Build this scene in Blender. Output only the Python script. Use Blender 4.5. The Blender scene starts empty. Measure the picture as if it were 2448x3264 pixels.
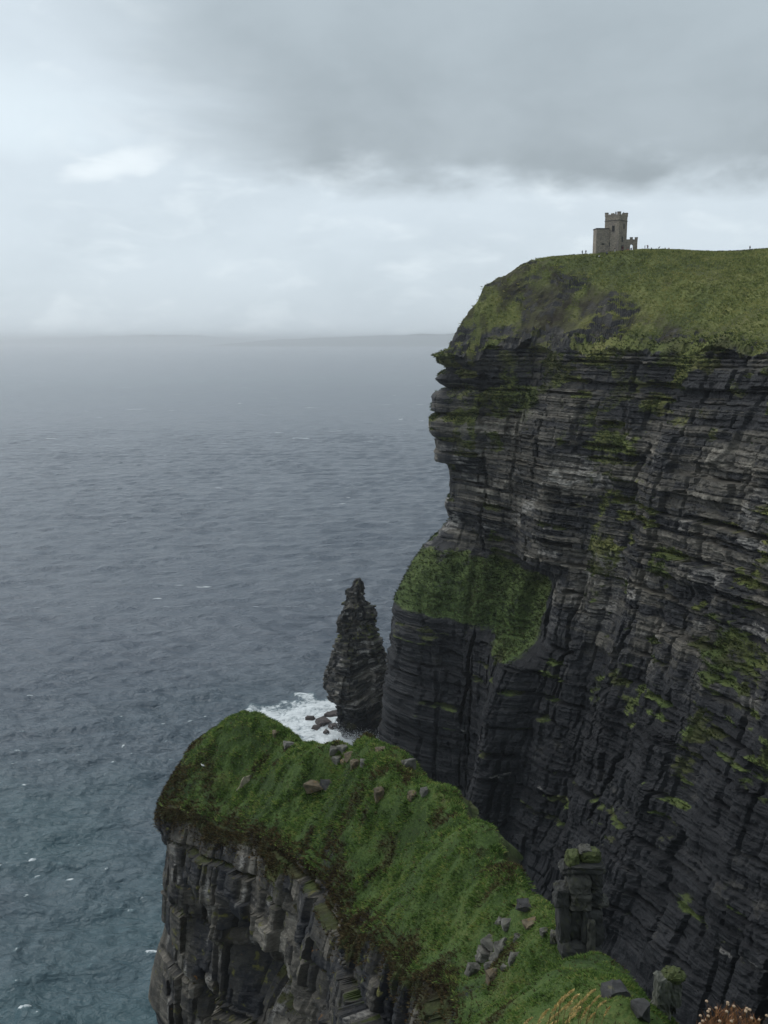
import bpy, bmesh, math, random
import numpy as np
from mathutils import Vector, noise as mnoise

# ------------------------------------------------------------------ camera
R = math.radians
EYE = 162.0                      # metres above the sea
PITCH = 10.4
FOC = 939.0                      # focal length in pixels of the 768 x 1024 picture
sc = bpy.context.scene
col = sc.collection
cam_d = bpy.data.cameras.new('camera')
cam = bpy.data.objects.new('camera', cam_d)
col.objects.link(cam)
cam.location = (0, 0, EYE)
cam.rotation_euler = (R(90 - PITCH), R(0.0), 0)
cam_d.sensor_fit = 'VERTICAL'
cam_d.sensor_height = 24.0
cam_d.lens = 24.0 * FOC / 1024.0
cam_d.clip_start = 0.1
cam_d.clip_end = 200000.0
sc.camera = cam

# ------------------------------------------------------------------ world
SUN_EL, SUN_AZ = 50.0, -58.0     # azimuth from +Y (the view direction): behind the cloud, ahead and to the left
world = bpy.data.worlds.new('World')
sc.world = world
world.use_nodes = True
NT = world.node_tree
for n in list(NT.nodes):
    NT.nodes.remove(n)


class G:
    """small helper to write node graphs"""
    def __init__(self, nt):
        self.nt = nt

    def node(self, t, **kw):
        n = self.nt.nodes.new(t)
        for k, v in kw.items():
            setattr(n, k, v)
        return n

    def link(self, a, b):
        self.nt.links.new(a, b)

    def put(self, sock, v):
        if v is None:
            return
        if hasattr(v, 'is_output'):
            self.link(v, sock)
        elif isinstance(v, (tuple, list)) and len(v) == 3 and sock.type == 'RGBA':
            sock.default_value = (*v, 1)
        else:
            sock.default_value = v

    def m(self, op, a, b=None, c=None, clamp=False):
        n = self.node('ShaderNodeMath', operation=op, use_clamp=clamp)
        for i, v in enumerate((a, b, c)):
            self.put(n.inputs[i], v)
        return n.outputs[0]

    def mix(self, f, a, b, blend='MIX'):
        n = self.node('ShaderNodeMix', data_type='RGBA', blend_type=blend)
        n.clamp_factor = True
        self.put(n.inputs[0], f)
        self.put(n.inputs[6], a)
        self.put(n.inputs[7], b)
        return n.outputs[2]

    def noise(self, vec, scale, detail=4, rough=0.55, dist=0.0, dim='3D', color=False):
        n = self.node('ShaderNodeTexNoise', noise_dimensions=dim)
        if vec is not None:
            self.link(vec, n.inputs['Vector'])
        n.inputs['Scale'].default_value = scale
        n.inputs['Detail'].default_value = detail
        n.inputs['Roughness'].default_value = rough
        n.inputs['Distortion'].default_value = dist
        return n.outputs[1 if color else 0]

    def smooth(self, v, lo, hi, a=0.0, b=1.0):
        n = self.node('ShaderNodeMapRange', interpolation_type='SMOOTHSTEP')
        self.put(n.inputs[0], v)
        for i, q in enumerate((lo, hi, a, b)):
            self.put(n.inputs[1 + i], q)
        return n.outputs[0]

    def ramp(self, v, stops):
        n = self.node('ShaderNodeValToRGB')
        el = n.color_ramp.elements
        while len(el) < len(stops):
            el.new(0.5)
        for e, (p, c) in zip(el, stops):
            e.position = p
            e.color = (*c, 1)
        self.put(n.inputs[0], v)
        return n.outputs[0]

    def attr(self, name):
        return self.node('ShaderNodeAttribute', attribute_name=name).outputs['Fac']

    def scalevec(self, v, s):
        n = self.node('ShaderNodeVectorMath', operation='MULTIPLY')
        self.put(n.inputs[0], v)
        n.inputs[1].default_value = s
        return n.outputs[0]


g = G(NT)
sky = g.node('ShaderNodeTexSky', sky_type='NISHITA')
sky.sun_disc = False
sky.sun_elevation = R(SUN_EL)
sky.sun_rotation = R(SUN_AZ)
sky.altitude = 160
sky.dust_density = 2.0
tc = g.node('ShaderNodeTexCoord')
sep = g.node('ShaderNodeSeparateXYZ')
g.link(tc.outputs['Generated'], sep.inputs[0])
dx, dy, dz = sep.outputs
zc = g.m('MAXIMUM', dz, 0.02)
qx = g.m('DIVIDE', dx, zc)               # a flat cloud deck: where the view ray meets it
qy = g.m('DIVIDE', dy, zc)
qv = g.node('ShaderNodeCombineXYZ')
g.link(qx, qv.inputs[0]); g.link(qy, qv.inputs[1])
deck = qv.outputs[0]
direc = tc.outputs['Generated']
nA = g.noise(g.scalevec(direc, (1, 1, 2.0)), 5.0, 6, 0.55, 0.15)
nB = g.noise(g.scalevec(direc, (1, 1, 2.4)), 13.0, 5, 0.55, 0.3)
nC = g.noise(deck, 0.55, 6, 0.55, 0.2)
wob = g.m('MULTIPLY', g.m('SUBTRACT', nA, 0.5), 2.0)
wob2 = g.m('MULTIPLY', g.m('SUBTRACT', nC, 0.5), 2.0)
wob3 = g.m('MULTIPLY', g.m('SUBTRACT', nB, 0.5), 2.0)
# heavy grey bank overhead: its left border and its far border
ex = g.m('ADD', g.m('ADD', qx, g.m('MULTIPLY', wob2, 0.55)), 1.0)
left_in = g.smooth(ex, -0.35, 0.75)
far_e = g.m('SUBTRACT', 6.15, g.m('ADD', qy, g.m('ADD', g.m('MULTIPLY', wob, 1.7), g.m('MULTIPLY', wob3, 1.0))))
far_in = g.smooth(far_e, -1.0, 0.75)
bank = g.m('MULTIPLY', left_in, far_in)
# far pale clouds, dimmer towards the horizon where the air thickens
pale = g.mix(g.smooth(dz, 0.0, 0.085), (5.9, 6.7, 7.3), (6.3, 7.15, 7.8))
pale = g.mix(g.m('MULTIPLY', g.smooth(nA, 0.40, 0.72), 0.50), pale, (5.1, 5.9, 6.5))
pale = g.mix(g.m('MULTIPLY', g.smooth(nB, 0.50, 0.75), 0.55), pale, (7.6, 8.4, 8.9))
grey = g.mix(g.smooth(nA, 0.3, 0.7), (3.15, 3.65, 3.98), (4.05, 4.65, 5.05))
grey = g.mix(g.m('MULTIPLY', g.smooth(qy, 5.6, 2.2), 0.45), grey, (4.5, 5.3, 5.8))
clouds = g.mix(bank, pale, grey)
# thin spots in the deck out over the sea where the light comes through
def spot(cx, cy, rx, ry, tilt=0.0):
    xw = g.m('ADD', qx, g.m('ADD', g.m('MULTIPLY', wob3, 0.5), g.m('MULTIPLY', wob2, 0.35)))
    yw = g.m('ADD', qy, g.m('ADD', g.m('MULTIPLY', wob, 0.9), g.m('MULTIPLY', wob3, 0.45)))
    u = g.m('DIVIDE', g.m('SUBTRACT', xw, cx), rx)
    v = g.m('DIVIDE', g.m('SUBTRACT', g.m('ADD', yw, g.m('MULTIPLY', qx, tilt)), cy), ry)
    r2 = g.m('ADD', g.m('MULTIPLY', u, u), g.m('MULTIPLY', v, v))
    return g.smooth(r2, 2.6, -0.2)
clouds = g.mix(g.m('MULTIPLY', spot(-1.55, 4.1, 0.42, 0.26, 1.0), 0.40), clouds, (9.8, 10.4, 10.6))
clouds = g.mix(g.m('MULTIPLY', spot(-1.95, 4.3, 0.6, 0.8), 0.5), clouds, (7.8, 8.9, 9.5))
final = g.mix(0.96, sky.outputs[0], clouds)
bg = g.node('ShaderNodeBackground')
g.link(final, bg.inputs[0])
bg.inputs[1].default_value = 0.105
wo = g.node('ShaderNodeOutputWorld')
g.link(bg.outputs[0], wo.inputs[0])

# ------------------------------------------------------------------ sun behind the overcast
sd = bpy.data.lights.new('sun', 'SUN')
sd.energy = 1.4
sd.angle = R(50)
sd.color = (1.0, 0.97, 0.92)
sun = bpy.data.objects.new('sun', sd)
col.objects.link(sun)
sv = Vector((math.sin(R(SUN_AZ)) * math.cos(R(SUN_EL)), math.cos(R(SUN_AZ)) * math.cos(R(SUN_EL)), math.sin(R(SUN_EL))))
sun.rotation_euler = sv.to_track_quat('Z', 'Y').to_euler()
sun.location = (-200, 100, 400)

sc.render.engine = 'CYCLES'
sc.view_settings.view_transform = 'Standard'
sc.view_settings.look = 'None'
sc.view_settings.exposure = 0.1
sc.view_settings.gamma = 1.0
sc.cycles.use_denoising = True
sc.cycles.max_bounces = 8
sc.cycles.diffuse_bounces = 2
sc.cycles.glossy_bounces = 2
sc.cycles.volume_bounces = 6
sc.cycles.transparent_max_bounces = 8

# ------------------------------------------------------------------ helpers
rng = np.random.default_rng(11)
random.seed(5)
CP, SP = math.cos(R(PITCH)), math.sin(R(PITCH))


def P(px, py, Y):
    """world point at distance Y ahead, seen at px, py of the 768 x 1024 photograph"""
    xc, yc = (px - 384) / FOC, (512 - py) / FOC
    k = Y / (CP + yc * SP)
    return np.array((xc * k, Y, EYE + (-SP + yc * CP) * k))


def _hash(ix, iy, iz=0, seed=0):
    ix = np.asarray(ix).astype(np.int64); iy = np.asarray(iy).astype(np.int64); iz = np.asarray(iz).astype(np.int64)
    h = (ix * 374761393 + iy * 668265263 + iz * 2147483647 + seed * 1274126177) & 0xFFFFFFFF
    h = ((h ^ (h >> 13)) * 1274126177) & 0xFFFFFFFF
    h = ((h ^ (h >> 16)) * 2246822519) & 0xFFFFFFFF
    h = (h ^ (h >> 15)) & 0xFFFFFF
    return h / float(0xFFFFFF)


def vnoise(x, y, seed=0):
    x0, y0 = np.floor(x), np.floor(y)
    fx, fy = x - x0, y - y0
    fx = fx * fx * fx * (fx * (fx * 6 - 15) + 10); fy = fy * fy * fy * (fy * (fy * 6 - 15) + 10)
    a = _hash(x0, y0, 0, seed); b = _hash(x0 + 1, y0, 0, seed)
    c = _hash(x0, y0 + 1, 0, seed); d = _hash(x0 + 1, y0 + 1, 0, seed)
    return (a + (b - a) * fx) * (1 - fy) + (c + (d - c) * fx) * fy


def fbm(x, y, seed=0, oct=4, gain=0.5):
    t, amp, s, tot = 0, 1.0, 1.0, 0
    for o in range(oct):
        t = t + (vnoise(x * s + 17.3 * o, y * s - 9.1 * o, seed + o) * 2 - 1) * amp
        tot += amp; amp *= gain; s *= 2.03
    return t / tot


def sstep(v, a, b):
    t = np.clip((v - a) / (b - a), 0, 1)
    return t * t * (3 - 2 * t)


def tag(o, label=None, cat=None, group=None, kind=None):
    if label: o['label'] = label
    if cat: o['category'] = cat
    if group: o['group'] = group
    if kind: o['kind'] = kind
    return o


def link(o, parent=None):
    col.objects.link(o)
    if parent is not None:
        o.parent = parent
    return o


def mesh_np(name, V, F, mats, attrs=None, smooth=False):
    """mesh from numpy arrays; F is (n,3) or (n,4)"""
    me = bpy.data.meshes.new(name)
    V = np.ascontiguousarray(V, dtype=np.float32); F = np.ascontiguousarray(F, dtype=np.int32)
    n, k = F.shape
    me.vertices.add(len(V)); me.vertices.foreach_set('co', V.ravel())
    me.loops.add(n * k); me.loops.foreach_set('vertex_index', F.ravel())
    me.polygons.add(n); me.polygons.foreach_set('loop_start', np.arange(0, n * k, k, dtype=np.int32))
    me.polygons.foreach_set('use_smooth', np.full(n, smooth))
    for m_ in (mats if isinstance(mats, (list, tuple)) else [mats]):
        me.materials.append(m_)
    for an, av in (attrs or {}).items():
        a = me.attributes.new(an, 'FLOAT', 'POINT')
        a.data.foreach_set('value', np.ascontiguousarray(av, dtype=np.float32).ravel())
    me.update(calc_edges=True)
    return me


def grid_faces(nu, nv, off=0, mask=None):
    i, j = np.meshgrid(np.arange(nu - 1), np.arange(nv - 1), indexing='ij')
    a = i * nv + j
    f = np.stack([a, a + nv, a + nv + 1, a + 1], -1).reshape(-1, 4)
    if mask is not None:
        mk = mask.ravel()
        f = f[mk[f].all(1)]
    return f + off


def compact(V, F, A):
    used = np.zeros(len(V), bool); used[F.ravel()] = True
    idx = np.cumsum(used) - 1
    return V[used], idx[F], {k: v[used] for k, v in A.items()}


def catmull(pts, ds):
    pts = np.array(pts, float)
    ext = np.vstack([2 * pts[0] - pts[1], pts, 2 * pts[-1] - pts[-2]])
    out = []
    for i in range(1, len(ext) - 2):
        p0, p1, p2, p3 = ext[i - 1:i + 3]
        t = np.linspace(0, 1, 60, endpoint=False)[:, None]
        out.append(0.5 * ((2 * p1) + (-p0 + p2) * t + (2 * p0 - 5 * p1 + 4 * p2 - p3) * t ** 2 + (-p0 + 3 * p1 - 3 * p2 + p3) * t ** 3))
    out.append(pts[-1:])
    c = np.vstack(out)
    L = np.concatenate([[0], np.cumsum(np.linalg.norm(np.diff(c, axis=0), axis=1))])
    s = np.arange(0, L[-1], ds)
    return np.stack([np.interp(s, L, c[:, k]) for k in range(c.shape[1])], 1), s


def path_normals(p, s, win):
    t = np.gradient(p[:, :2], axis=0)
    n = np.stack([-t[:, 1], t[:, 0]], 1)
    k = max(1, int(win / (s[1] - s[0])))
    ker = np.ones(2 * k + 1) / (2 * k + 1)
    n = np.stack([np.convolve(np.pad(n[:, i], k, mode='edge'), ker, 'valid') for i in range(2)], 1)
    return n / np.linalg.norm(n, axis=1)[:, None]


def nearest(path, x, y):
    """distance to a dense polyline and index of its nearest sample"""
    x = np.asarray(x); sh = x.shape
    X = np.stack([x.ravel(), np.asarray(y).ravel()], 1)
    d = np.full(len(X), 1e9); idx = np.zeros(len(X), int)
    for a in range(0, len(X), 4000):
        q = X[a:a + 4000]
        dd = ((q[:, None, :] - path[None, :, :2]) ** 2).sum(-1)
        k = dd.argmin(1)
        idx[a:a + 4000] = k
        d[a:a + 4000] = np.sqrt(dd[np.arange(len(q)), k])
    return d.reshape(sh), idx.reshape(sh)


def blur(a, k, axis):
    ker = np.ones(2 * k + 1) / (2 * k + 1)
    return np.apply_along_axis(lambda r: np.convolve(np.pad(r, k, mode='edge'), ker, 'valid'), axis, a)


def grid_normals(V):
    du = np.gradient(V, axis=0); dv = np.gradient(V, axis=1)
    n = np.cross(du, dv)
    return n / (np.linalg.norm(n, axis=2)[..., None] + 1e-9)


class Strata:
    """beds of rock: each bed has its own thickness, proudness and row of joint-bounded blocks"""
    def __init__(self, zmax, tmin, tmax, seed, wmin, wmax):
        r = np.random.default_rng(seed)
        th = tmin * (tmax / tmin) ** r.random(int(zmax / tmin) + 5)
        self.b = np.concatenate([[0], np.cumsum(th)])
        self.th = th
        self.o = r.random(len(th)) * 2 - 1
        self.w = wmin + (wmax - wmin) * r.random(len(th))
        self.sh = r.random(len(th)) * 50
        self.seed = seed

    def __call__(self, s, z):
        k = np.clip(np.searchsorted(self.b, z, side='right') - 1, 0, len(self.th) - 1)
        f = np.clip((z - self.b[k]) / self.th[k], 0, 1)
        q = (s + self.sh[k]) / self.w[k]
        q = q + 0.35 * np.sin(q * 2.3 + k)
        b = np.floor(q); fb = q - b
        h1 = _hash(k, b, 1, self.seed); h2 = _hash(k, b, 2, self.seed)
        return self.o[k], f, h1, h2, np.minimum(fb, 1 - fb) * self.w[k]


# ------------------------------------------------------------------ materials
def new_mat(name):
    m = bpy.data.materials.new(name)
    m.use_nodes = True
    for n in list(m.node_tree.nodes):
        m.node_tree.nodes.remove(n)
    gg = G(m.node_tree)
    out = gg.node('ShaderNodeOutputMaterial')
    b = gg.node('ShaderNodeBsdfPrincipled')
    gg.link(b.outputs[0], out.inputs[0])
    return m, gg, b


def simple_mat(name, c, rough=0.9, var=0.25, scale=3.0, bump=0.0):
    m, gg, b = new_mat(name)
    t = gg.node('ShaderNodeTexCoord').outputs['Object']
    n = gg.noise(t, scale, 5, 0.6)
    lo = tuple(x * (1 - var) for x in c); hi = tuple(min(1, x * (1 + var)) for x in c)
    gg.put(b.inputs['Base Color'], gg.mix(gg.smooth(n, 0.3, 0.7), lo, hi))
    b.inputs['Roughness'].default_value = rough
    b.inputs['Specular IOR Level'].default_value = 0.25
    if bump:
        bn = gg.node('ShaderNodeBump'); bn.inputs['Strength'].default_value = bump
        gg.link(gg.noise(t, scale * 4, 5, 0.6), bn.inputs['Height']); gg.link(bn.outputs[0], b.inputs['Normal'])
    return m


def cliff_mat(name, unit, rock_stops, grass_stops, earth, lichen=0.0, wet=0.35):
    """rock + turf; unit = size in metres of the finest speckle. Masks come from the mesh:
    tone (bed colour), turf (where plants grow), pale (bare pale or stained rock)"""
    m, gg, b = new_mat(name)
    geo = gg.node('ShaderNodeNewGeometry').outputs['Position']
    flat = gg.scalevec(geo, (1, 1, 3.2))
    n1 = gg.noise(geo, 0.16 / unit, 6, 0.62)
    n2 = gg.noise(flat, 0.8 / unit, 5, 0.65)
    n3 = gg.noise(geo, 0.035 / unit, 5, 0.55)
    n4 = gg.noise(geo, 1.7 / unit, 3, 0.6)
    tone = gg.m('ADD', gg.attr('tone'), gg.m('ADD', gg.m('MULTIPLY', gg.m('SUBTRACT', n2, 0.5), 0.55), gg.m('MULTIPLY', gg.m('SUBTRACT', n1, 0.5), 0.7)), clamp=True)
    rock = gg.ramp(tone, rock_stops)
    rock = gg.mix(gg.m('MULTIPLY', gg.attr('pale'), gg.smooth(n2, 0.3, 0.6)), rock, (0.40, 0.38, 0.35))
    if lichen:
        lm = gg.m('MULTIPLY', gg.smooth(gg.noise(geo, 0.22 / unit, 4, 0.6, 0.4), 0.60, 0.72), lichen)
        rock = gg.mix(lm, rock, (0.14, 0.135, 0.04))
        lm2 = gg.m('MULTIPLY', gg.smooth(gg.noise(geo, 0.31 / unit, 4, 0.6, 0.6), 0.69, 0.75), lichen)
        rock = gg.mix(lm2, rock, (0.20, 0.095, 0.025))
    gn = gg.m('ADD', gg.m('MULTIPLY', n3, 0.45), gg.m('ADD', gg.m('MULTIPLY', n1, 0.30), gg.m('MULTIPLY', n4, 0.25)))
    grass = gg.ramp(gg.smooth(gn, 0.33, 0.67), grass_stops)
    grass = gg.mix(gg.attr('lush'), grass, gg.mix(gg.smooth(n4, 0.35, 0.65), (0.046, 0.078, 0.024), (0.094, 0.142, 0.040)))
    em = gg.smooth(gg.m('ADD', gg.m('MULTIPLY', n1, 0.6), gg.m('MULTIPLY', n2, 0.4)), 0.56, 0.70)
    grass = gg.mix(gg.m('MULTIPLY', em, 0.75), grass, earth)
    grass = gg.mix(gg.attr('heath'), grass, gg.mix(gg.smooth(n1, 0.35, 0.65), tuple(x * 0.6 for x in earth), (0.075, 0.075, 0.035)))
    tm = gg.smooth(gg.m('ADD', gg.attr('turf'), gg.m('MULTIPLY', gg.m('SUBTRACT', gg.m('ADD', gg.m('MULTIPLY', n1, 0.6), gg.m('MULTIPLY', n2, 0.4)), 0.5), 1.5)), 0.40, 0.62)
    gg.put(b.inputs['Base Color'], gg.mix(tm, rock, grass))
    gg.put(b.inputs['Roughness'], gg.m('ADD', gg.m('MULTIPLY', tm, 0.9 - (1 - wet)), 1 - wet))
    b.inputs['Specular IOR Level'].default_value = 0.25
    bn = gg.node('ShaderNodeBump'); bn.inputs['Strength'].default_value = 0.55
    bn.inputs['Distance'].default_value = unit * 0.8
    gg.link(gg.m('ADD', n2, gg.m('MULTIPLY', n4, 0.7)), bn.inputs['Height'])
    gg.link(bn.outputs[0], b.inputs['Normal'])
    return m


ROCK = [(0.0, (0.008, 0.009, 0.012)), (0.3, (0.026, 0.027, 0.031)), (0.55, (0.066, 0.061, 0.053)), (0.8, (0.140, 0.127, 0.106)), (1.0, (0.25, 0.23, 0.195))]
GRASS_FAR = [(0.0, (0.052, 0.066, 0.022)), (0.3, (0.100, 0.122, 0.038)), (0.6, (0.155, 0.172, 0.052)), (1.0, (0.24, 0.225, 0.085))]
GRASS_NEAR = [(0.0, (0.019, 0.032, 0.010)), (0.3, (0.038, 0.066, 0.018)), (0.6, (0.064, 0.106, 0.027)), (0.85, (0.098, 0.130, 0.036)), (1.0, (0.15, 0.145, 0.05))]
EARTH = (0.048, 0.038, 0.027)
M_cliff = cliff_mat('far_cliff_rock_and_turf', 1.0, ROCK, GRASS_FAR, EARTH)
M_head = cliff_mat('near_cliff_rock_and_turf', 0.28, ROCK, GRASS_NEAR, EARTH, lichen=1.0)
M_stack = cliff_mat('stack_rock', 0.9, ROCK, GRASS_FAR, EARTH, lichen=0.3)


def blade_mat(name, stops, scale):
    m, gg, b = new_mat(name)
    t = gg.node('ShaderNodeNewGeometry').outputs['Position']
    n = gg.m('ADD', gg.m('MULTIPLY', gg.noise(t, scale, 4, 0.6), 0.55), gg.m('MULTIPLY', gg.attr('tone'), 0.45))
    c_ = gg.ramp(gg.smooth(n, 0.30, 0.72), stops)
    gg.put(b.inputs['Base Color'], c_)
    tr = gg.node('ShaderNodeBsdfTranslucent'); gg.put(tr.inputs[0], c_)
    mx = gg.node('ShaderNodeMixShader'); mx.inputs[0].default_value = 0.42
    gg.link(b.outputs[0], mx.inputs[1]); gg.link(tr.outputs[0], mx.inputs[2])
    gg.link(mx.outputs[0], [n_ for n_ in gg.nt.nodes if n_.type == 'OUTPUT_MATERIAL'][0].inputs[0])
    b.inputs['Roughness'].default_value = 0.85
    b.inputs['Specular IOR Level'].default_value = 0.15
    return m


GRASS_BLADE = [(p_, tuple(min(1, v_ * 2.7) for v_ in c_)) for p_, c_ in GRASS_NEAR]
M_blades_near = blade_mat('grass_blades', GRASS_BLADE, 0.9)
M_blades_far = blade_mat('tussock_blades', GRASS_FAR, 0.12)

# ------------------------------------------------------------------ far cliff
MAIN = [(75, 10), (112, 60), (122, 120), (110, 170), (101, 200), (97, 225), (89, 252), (75, 278), (54, 301), (36, 312), (24, 317), (16.5, 325),
        (20.5, 343), (35, 365), (66, 385), (115, 400)]
mp, ms = catmull(MAIN, 0.42)
mn = path_normals(mp, ms, 5.0)
s_nose = ms[np.argmin(mp[:, 0] + 1000 * (mp[:, 1] < 300))]
RIM = 156.5


def rim_at(s):
    q = np.asarray(s, float)
    w = np.exp(-((q - s_nose) / 11.0) ** 2)
    return RIM + (1 - w) * (5.0 * fbm(q / 20, q * 0 + 4.4, 55, 2) + 4.5 * fbm(q / 6, q * 0 + 1.4, 56, 3) + 1.0)



def z_at(dispy, Y):
    return P(0, dispy / 2.16, Y)[2]


def x_at(dispx, dispy, Y):
    return P(dispx / 2.16, dispy / 2.16, Y)[0]


SIL = [(940, 772), (945, 785), (957, 792), (957, 800), (950, 805), (938, 818), (945, 828), (960, 838), (940, 850), (935, 858), (935, 888),
       (947, 893), (935, 903), (930, 910), (930, 938), (940, 952), (942, 975), (938, 980), (938, 997), (960, 1002), (965, 1030), (965, 1070),
       (957, 1090), (960, 1110), (966, 1128), (955, 1142), (945, 1155), (947, 1200)]
sil_z = np.array([z_at(b, 325) for a, b in SIL])[::-1]
sil_o = (16.5 - np.array([x_at(a, b, 325) for a, b in SIL]))[::-1]
SPUR_Z = [0, 20, 50, 58, 66, 71, 77, 83, 87, 91]
SPUR_O = [23, 19, 16.5, 16.0, 13.6, 11.2, 8.6, 5.4, 2.6, 0]
ST_big = Strata(260, 3.0, 9.0, 3, 9, 26)
ST_low = Strata(260, 5.0, 20.0, 6, 2.2, 9.0)
ST_mid = Strata(260, 0.9, 2.6, 4, 3.0, 9)
ST_fin = Strata(260, 0.30, 0.8, 8, 2.0, 7)


def main_wall(s, z):
    """how far the rock stands out from the wall line, the bed tone, and pale stains"""
    wz = fbm(s / 3.5, z / 5, 51, 3)
    s_ = s + 1.0 * fbm(s / 6, z / 9, 52, 3) + 0.35 * wz
    zs = z + 30 + 1.2 * np.sin(s / 37.0 + 1) + 0.55 * fbm(s / 20, z / 40, 50, 3) + 0.10 * wz + 0.02 * s
    o1, f1, a1, b1, e1 = ST_big(s_, zs)
    o2, f2, a2, b2, e2 = ST_mid(s_, zs)
    o3, f3, a3, b3, e3 = ST_fin(s_, zs)
    oL, fL, aL, bL, eL = ST_low(s_, zs)
    up = sstep(z + 8 * fbm(s / 20, z / 20, 53, 2), 70, 98)
    low = 1 - up
    brk = sstep(fbm(s / 18, z / 14, 54, 3), -0.3, 0.35)          # where the beds stand out and where the face is sheer
    d = (1.8 * o1 * (0.5 + 0.5 * brk) + (a1 - 0.5) * 2.0) * up + (aL - 0.5) * 1.7 * low + 0.6 * oL * low + 0.5 * o1 * low
    d += (0.8 * o2 * (0.25 + 0.75 * brk) + (a2 - 0.5) * 1.0) * (0.7 + 0.3 * up)
    d += 0.25 * o3 * brk + (a3 - 0.5) * 0.28
    d -= up * (0.9 * sstep(f1, 0.14, 0.02) * brk + 0.35 * sstep(f2, 0.2, 0.05))
    d -= 0.4 * low * np.exp(-(eL / 0.3) ** 2) + 0.35 * np.exp(-(e1 / 0.3) ** 2)
    d += 4.5 * fbm(s / 26, z / 120, 61, 3) * sstep(z, 165, 140) + 1.4 * fbm(s / 11, z / 16, 62, 4)
    # clefts: upright joints
    for cs, w, dep, seed in ((13.0, 0.7, 3.4, 70), (4.3, 0.4, 1.0, 71)):
        q = s / cs + 0.5 * fbm(s / 20, z / 25, seed + 5, 3)
        b = np.floor(q); f = (q - b - 0.5) * cs
        on = sstep(vnoise(b * 1.7, z / 19.0 + b * 3.3, seed), 0.55, 0.68)
        d -= dep * on * sstep(np.abs(f), w * 1.5, w * 0.6) * (0.4 + 0.6 * low)
    # slots under hard beds
    on = sstep(fbm(s / 14, z / 5, 77, 3), 0.10, 0.35)
    d -= 3.2 * on * sstep(np.abs(f1 - 0.12), 0.12, 0.05)
    d += 0.35 * fbm(s / 1.3, z / 0.9, 81, 3) + 40.0 * np.clip(1 - z / 150, 0, 1) ** 1.35 * sstep(s, s_nose - 28, s_nose - 66) * (0.75 + 0.25 * sstep(s, s_nose - 190, s_nose - 130))
    wn = np.exp(-(np.abs(s - s_nose) / np.where(s < s_nose, 19.0, 55.0)) ** 4)
    d = d * (1 - 0.7 * wn * sstep(z, 66, 96)) + wn * (1.25 * np.interp(z, sil_z, sil_o) - 0.3)
    d += 8.0 * (1 - np.exp(-((s - s_nose) / 36.0) ** 4)) * (1 - np.clip((z - 122) / 34, 0, 1) ** 1.4)
    # the grass-topped spur below the nose
    ws = sstep(s, s_nose - 70, s_nose - 48) * sstep(s, s_nose + 30, s_nose + 8)
    shelf = np.interp(z - 5.0 * fbm(s / 8, s * 0 + 2.2, 90, 3) + np.clip((s_nose - 14 - s) * 0.12, 0, 5), SPUR_Z, SPUR_O)
    on_shelf = ws * sstep(z, 63, 70) * sstep(z, 93, 90)
    d = d * (1 - 0.8 * on_shelf) + ws * shelf + on_shelf * (0.9 * fbm(s / 4, z / 3, 91, 3) + 0.3 * fbm(s / 1.1, z / 0.9, 92, 2))
    # colour of the beds
    zone = 0.08 + 0.28 * fbm(s / 16, z / 11, 97, 4) + 0.42 * sstep(z, 62, 100) - 0.22 * sstep(z, 132, 150)
    tone = zone + 0.26 * (b2 - 0.5) + 0.24 * (b1 - 0.5) * (0.3 + up) + 0.2 * (b3 - 0.5) * (0.3 + 0.7 * up) + 0.20 * (bL - 0.5) * low
    tone += 0.22 * up * sstep(o2 + o3, 0.2, 1.3) - 0.16 * up * sstep(o2 + o3, -0.3, -1.2)
    pale = sstep(fbm(s / 10, z / 5.5, 95, 3) + 0.25 * (b3 - 0.5), 0.22, 0.5) * up * (b3 > 0.42) * 0.6 * sstep(z, 140, 120)
    pale = np.maximum(pale, 0.7 * sstep(fbm(s / 6, z / 1.0, 96, 2), 0.45, 0.7) * (np.abs(z - 32 - 2 * np.sin(s / 9)) < 0.8))
    return d, tone, pale


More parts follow.
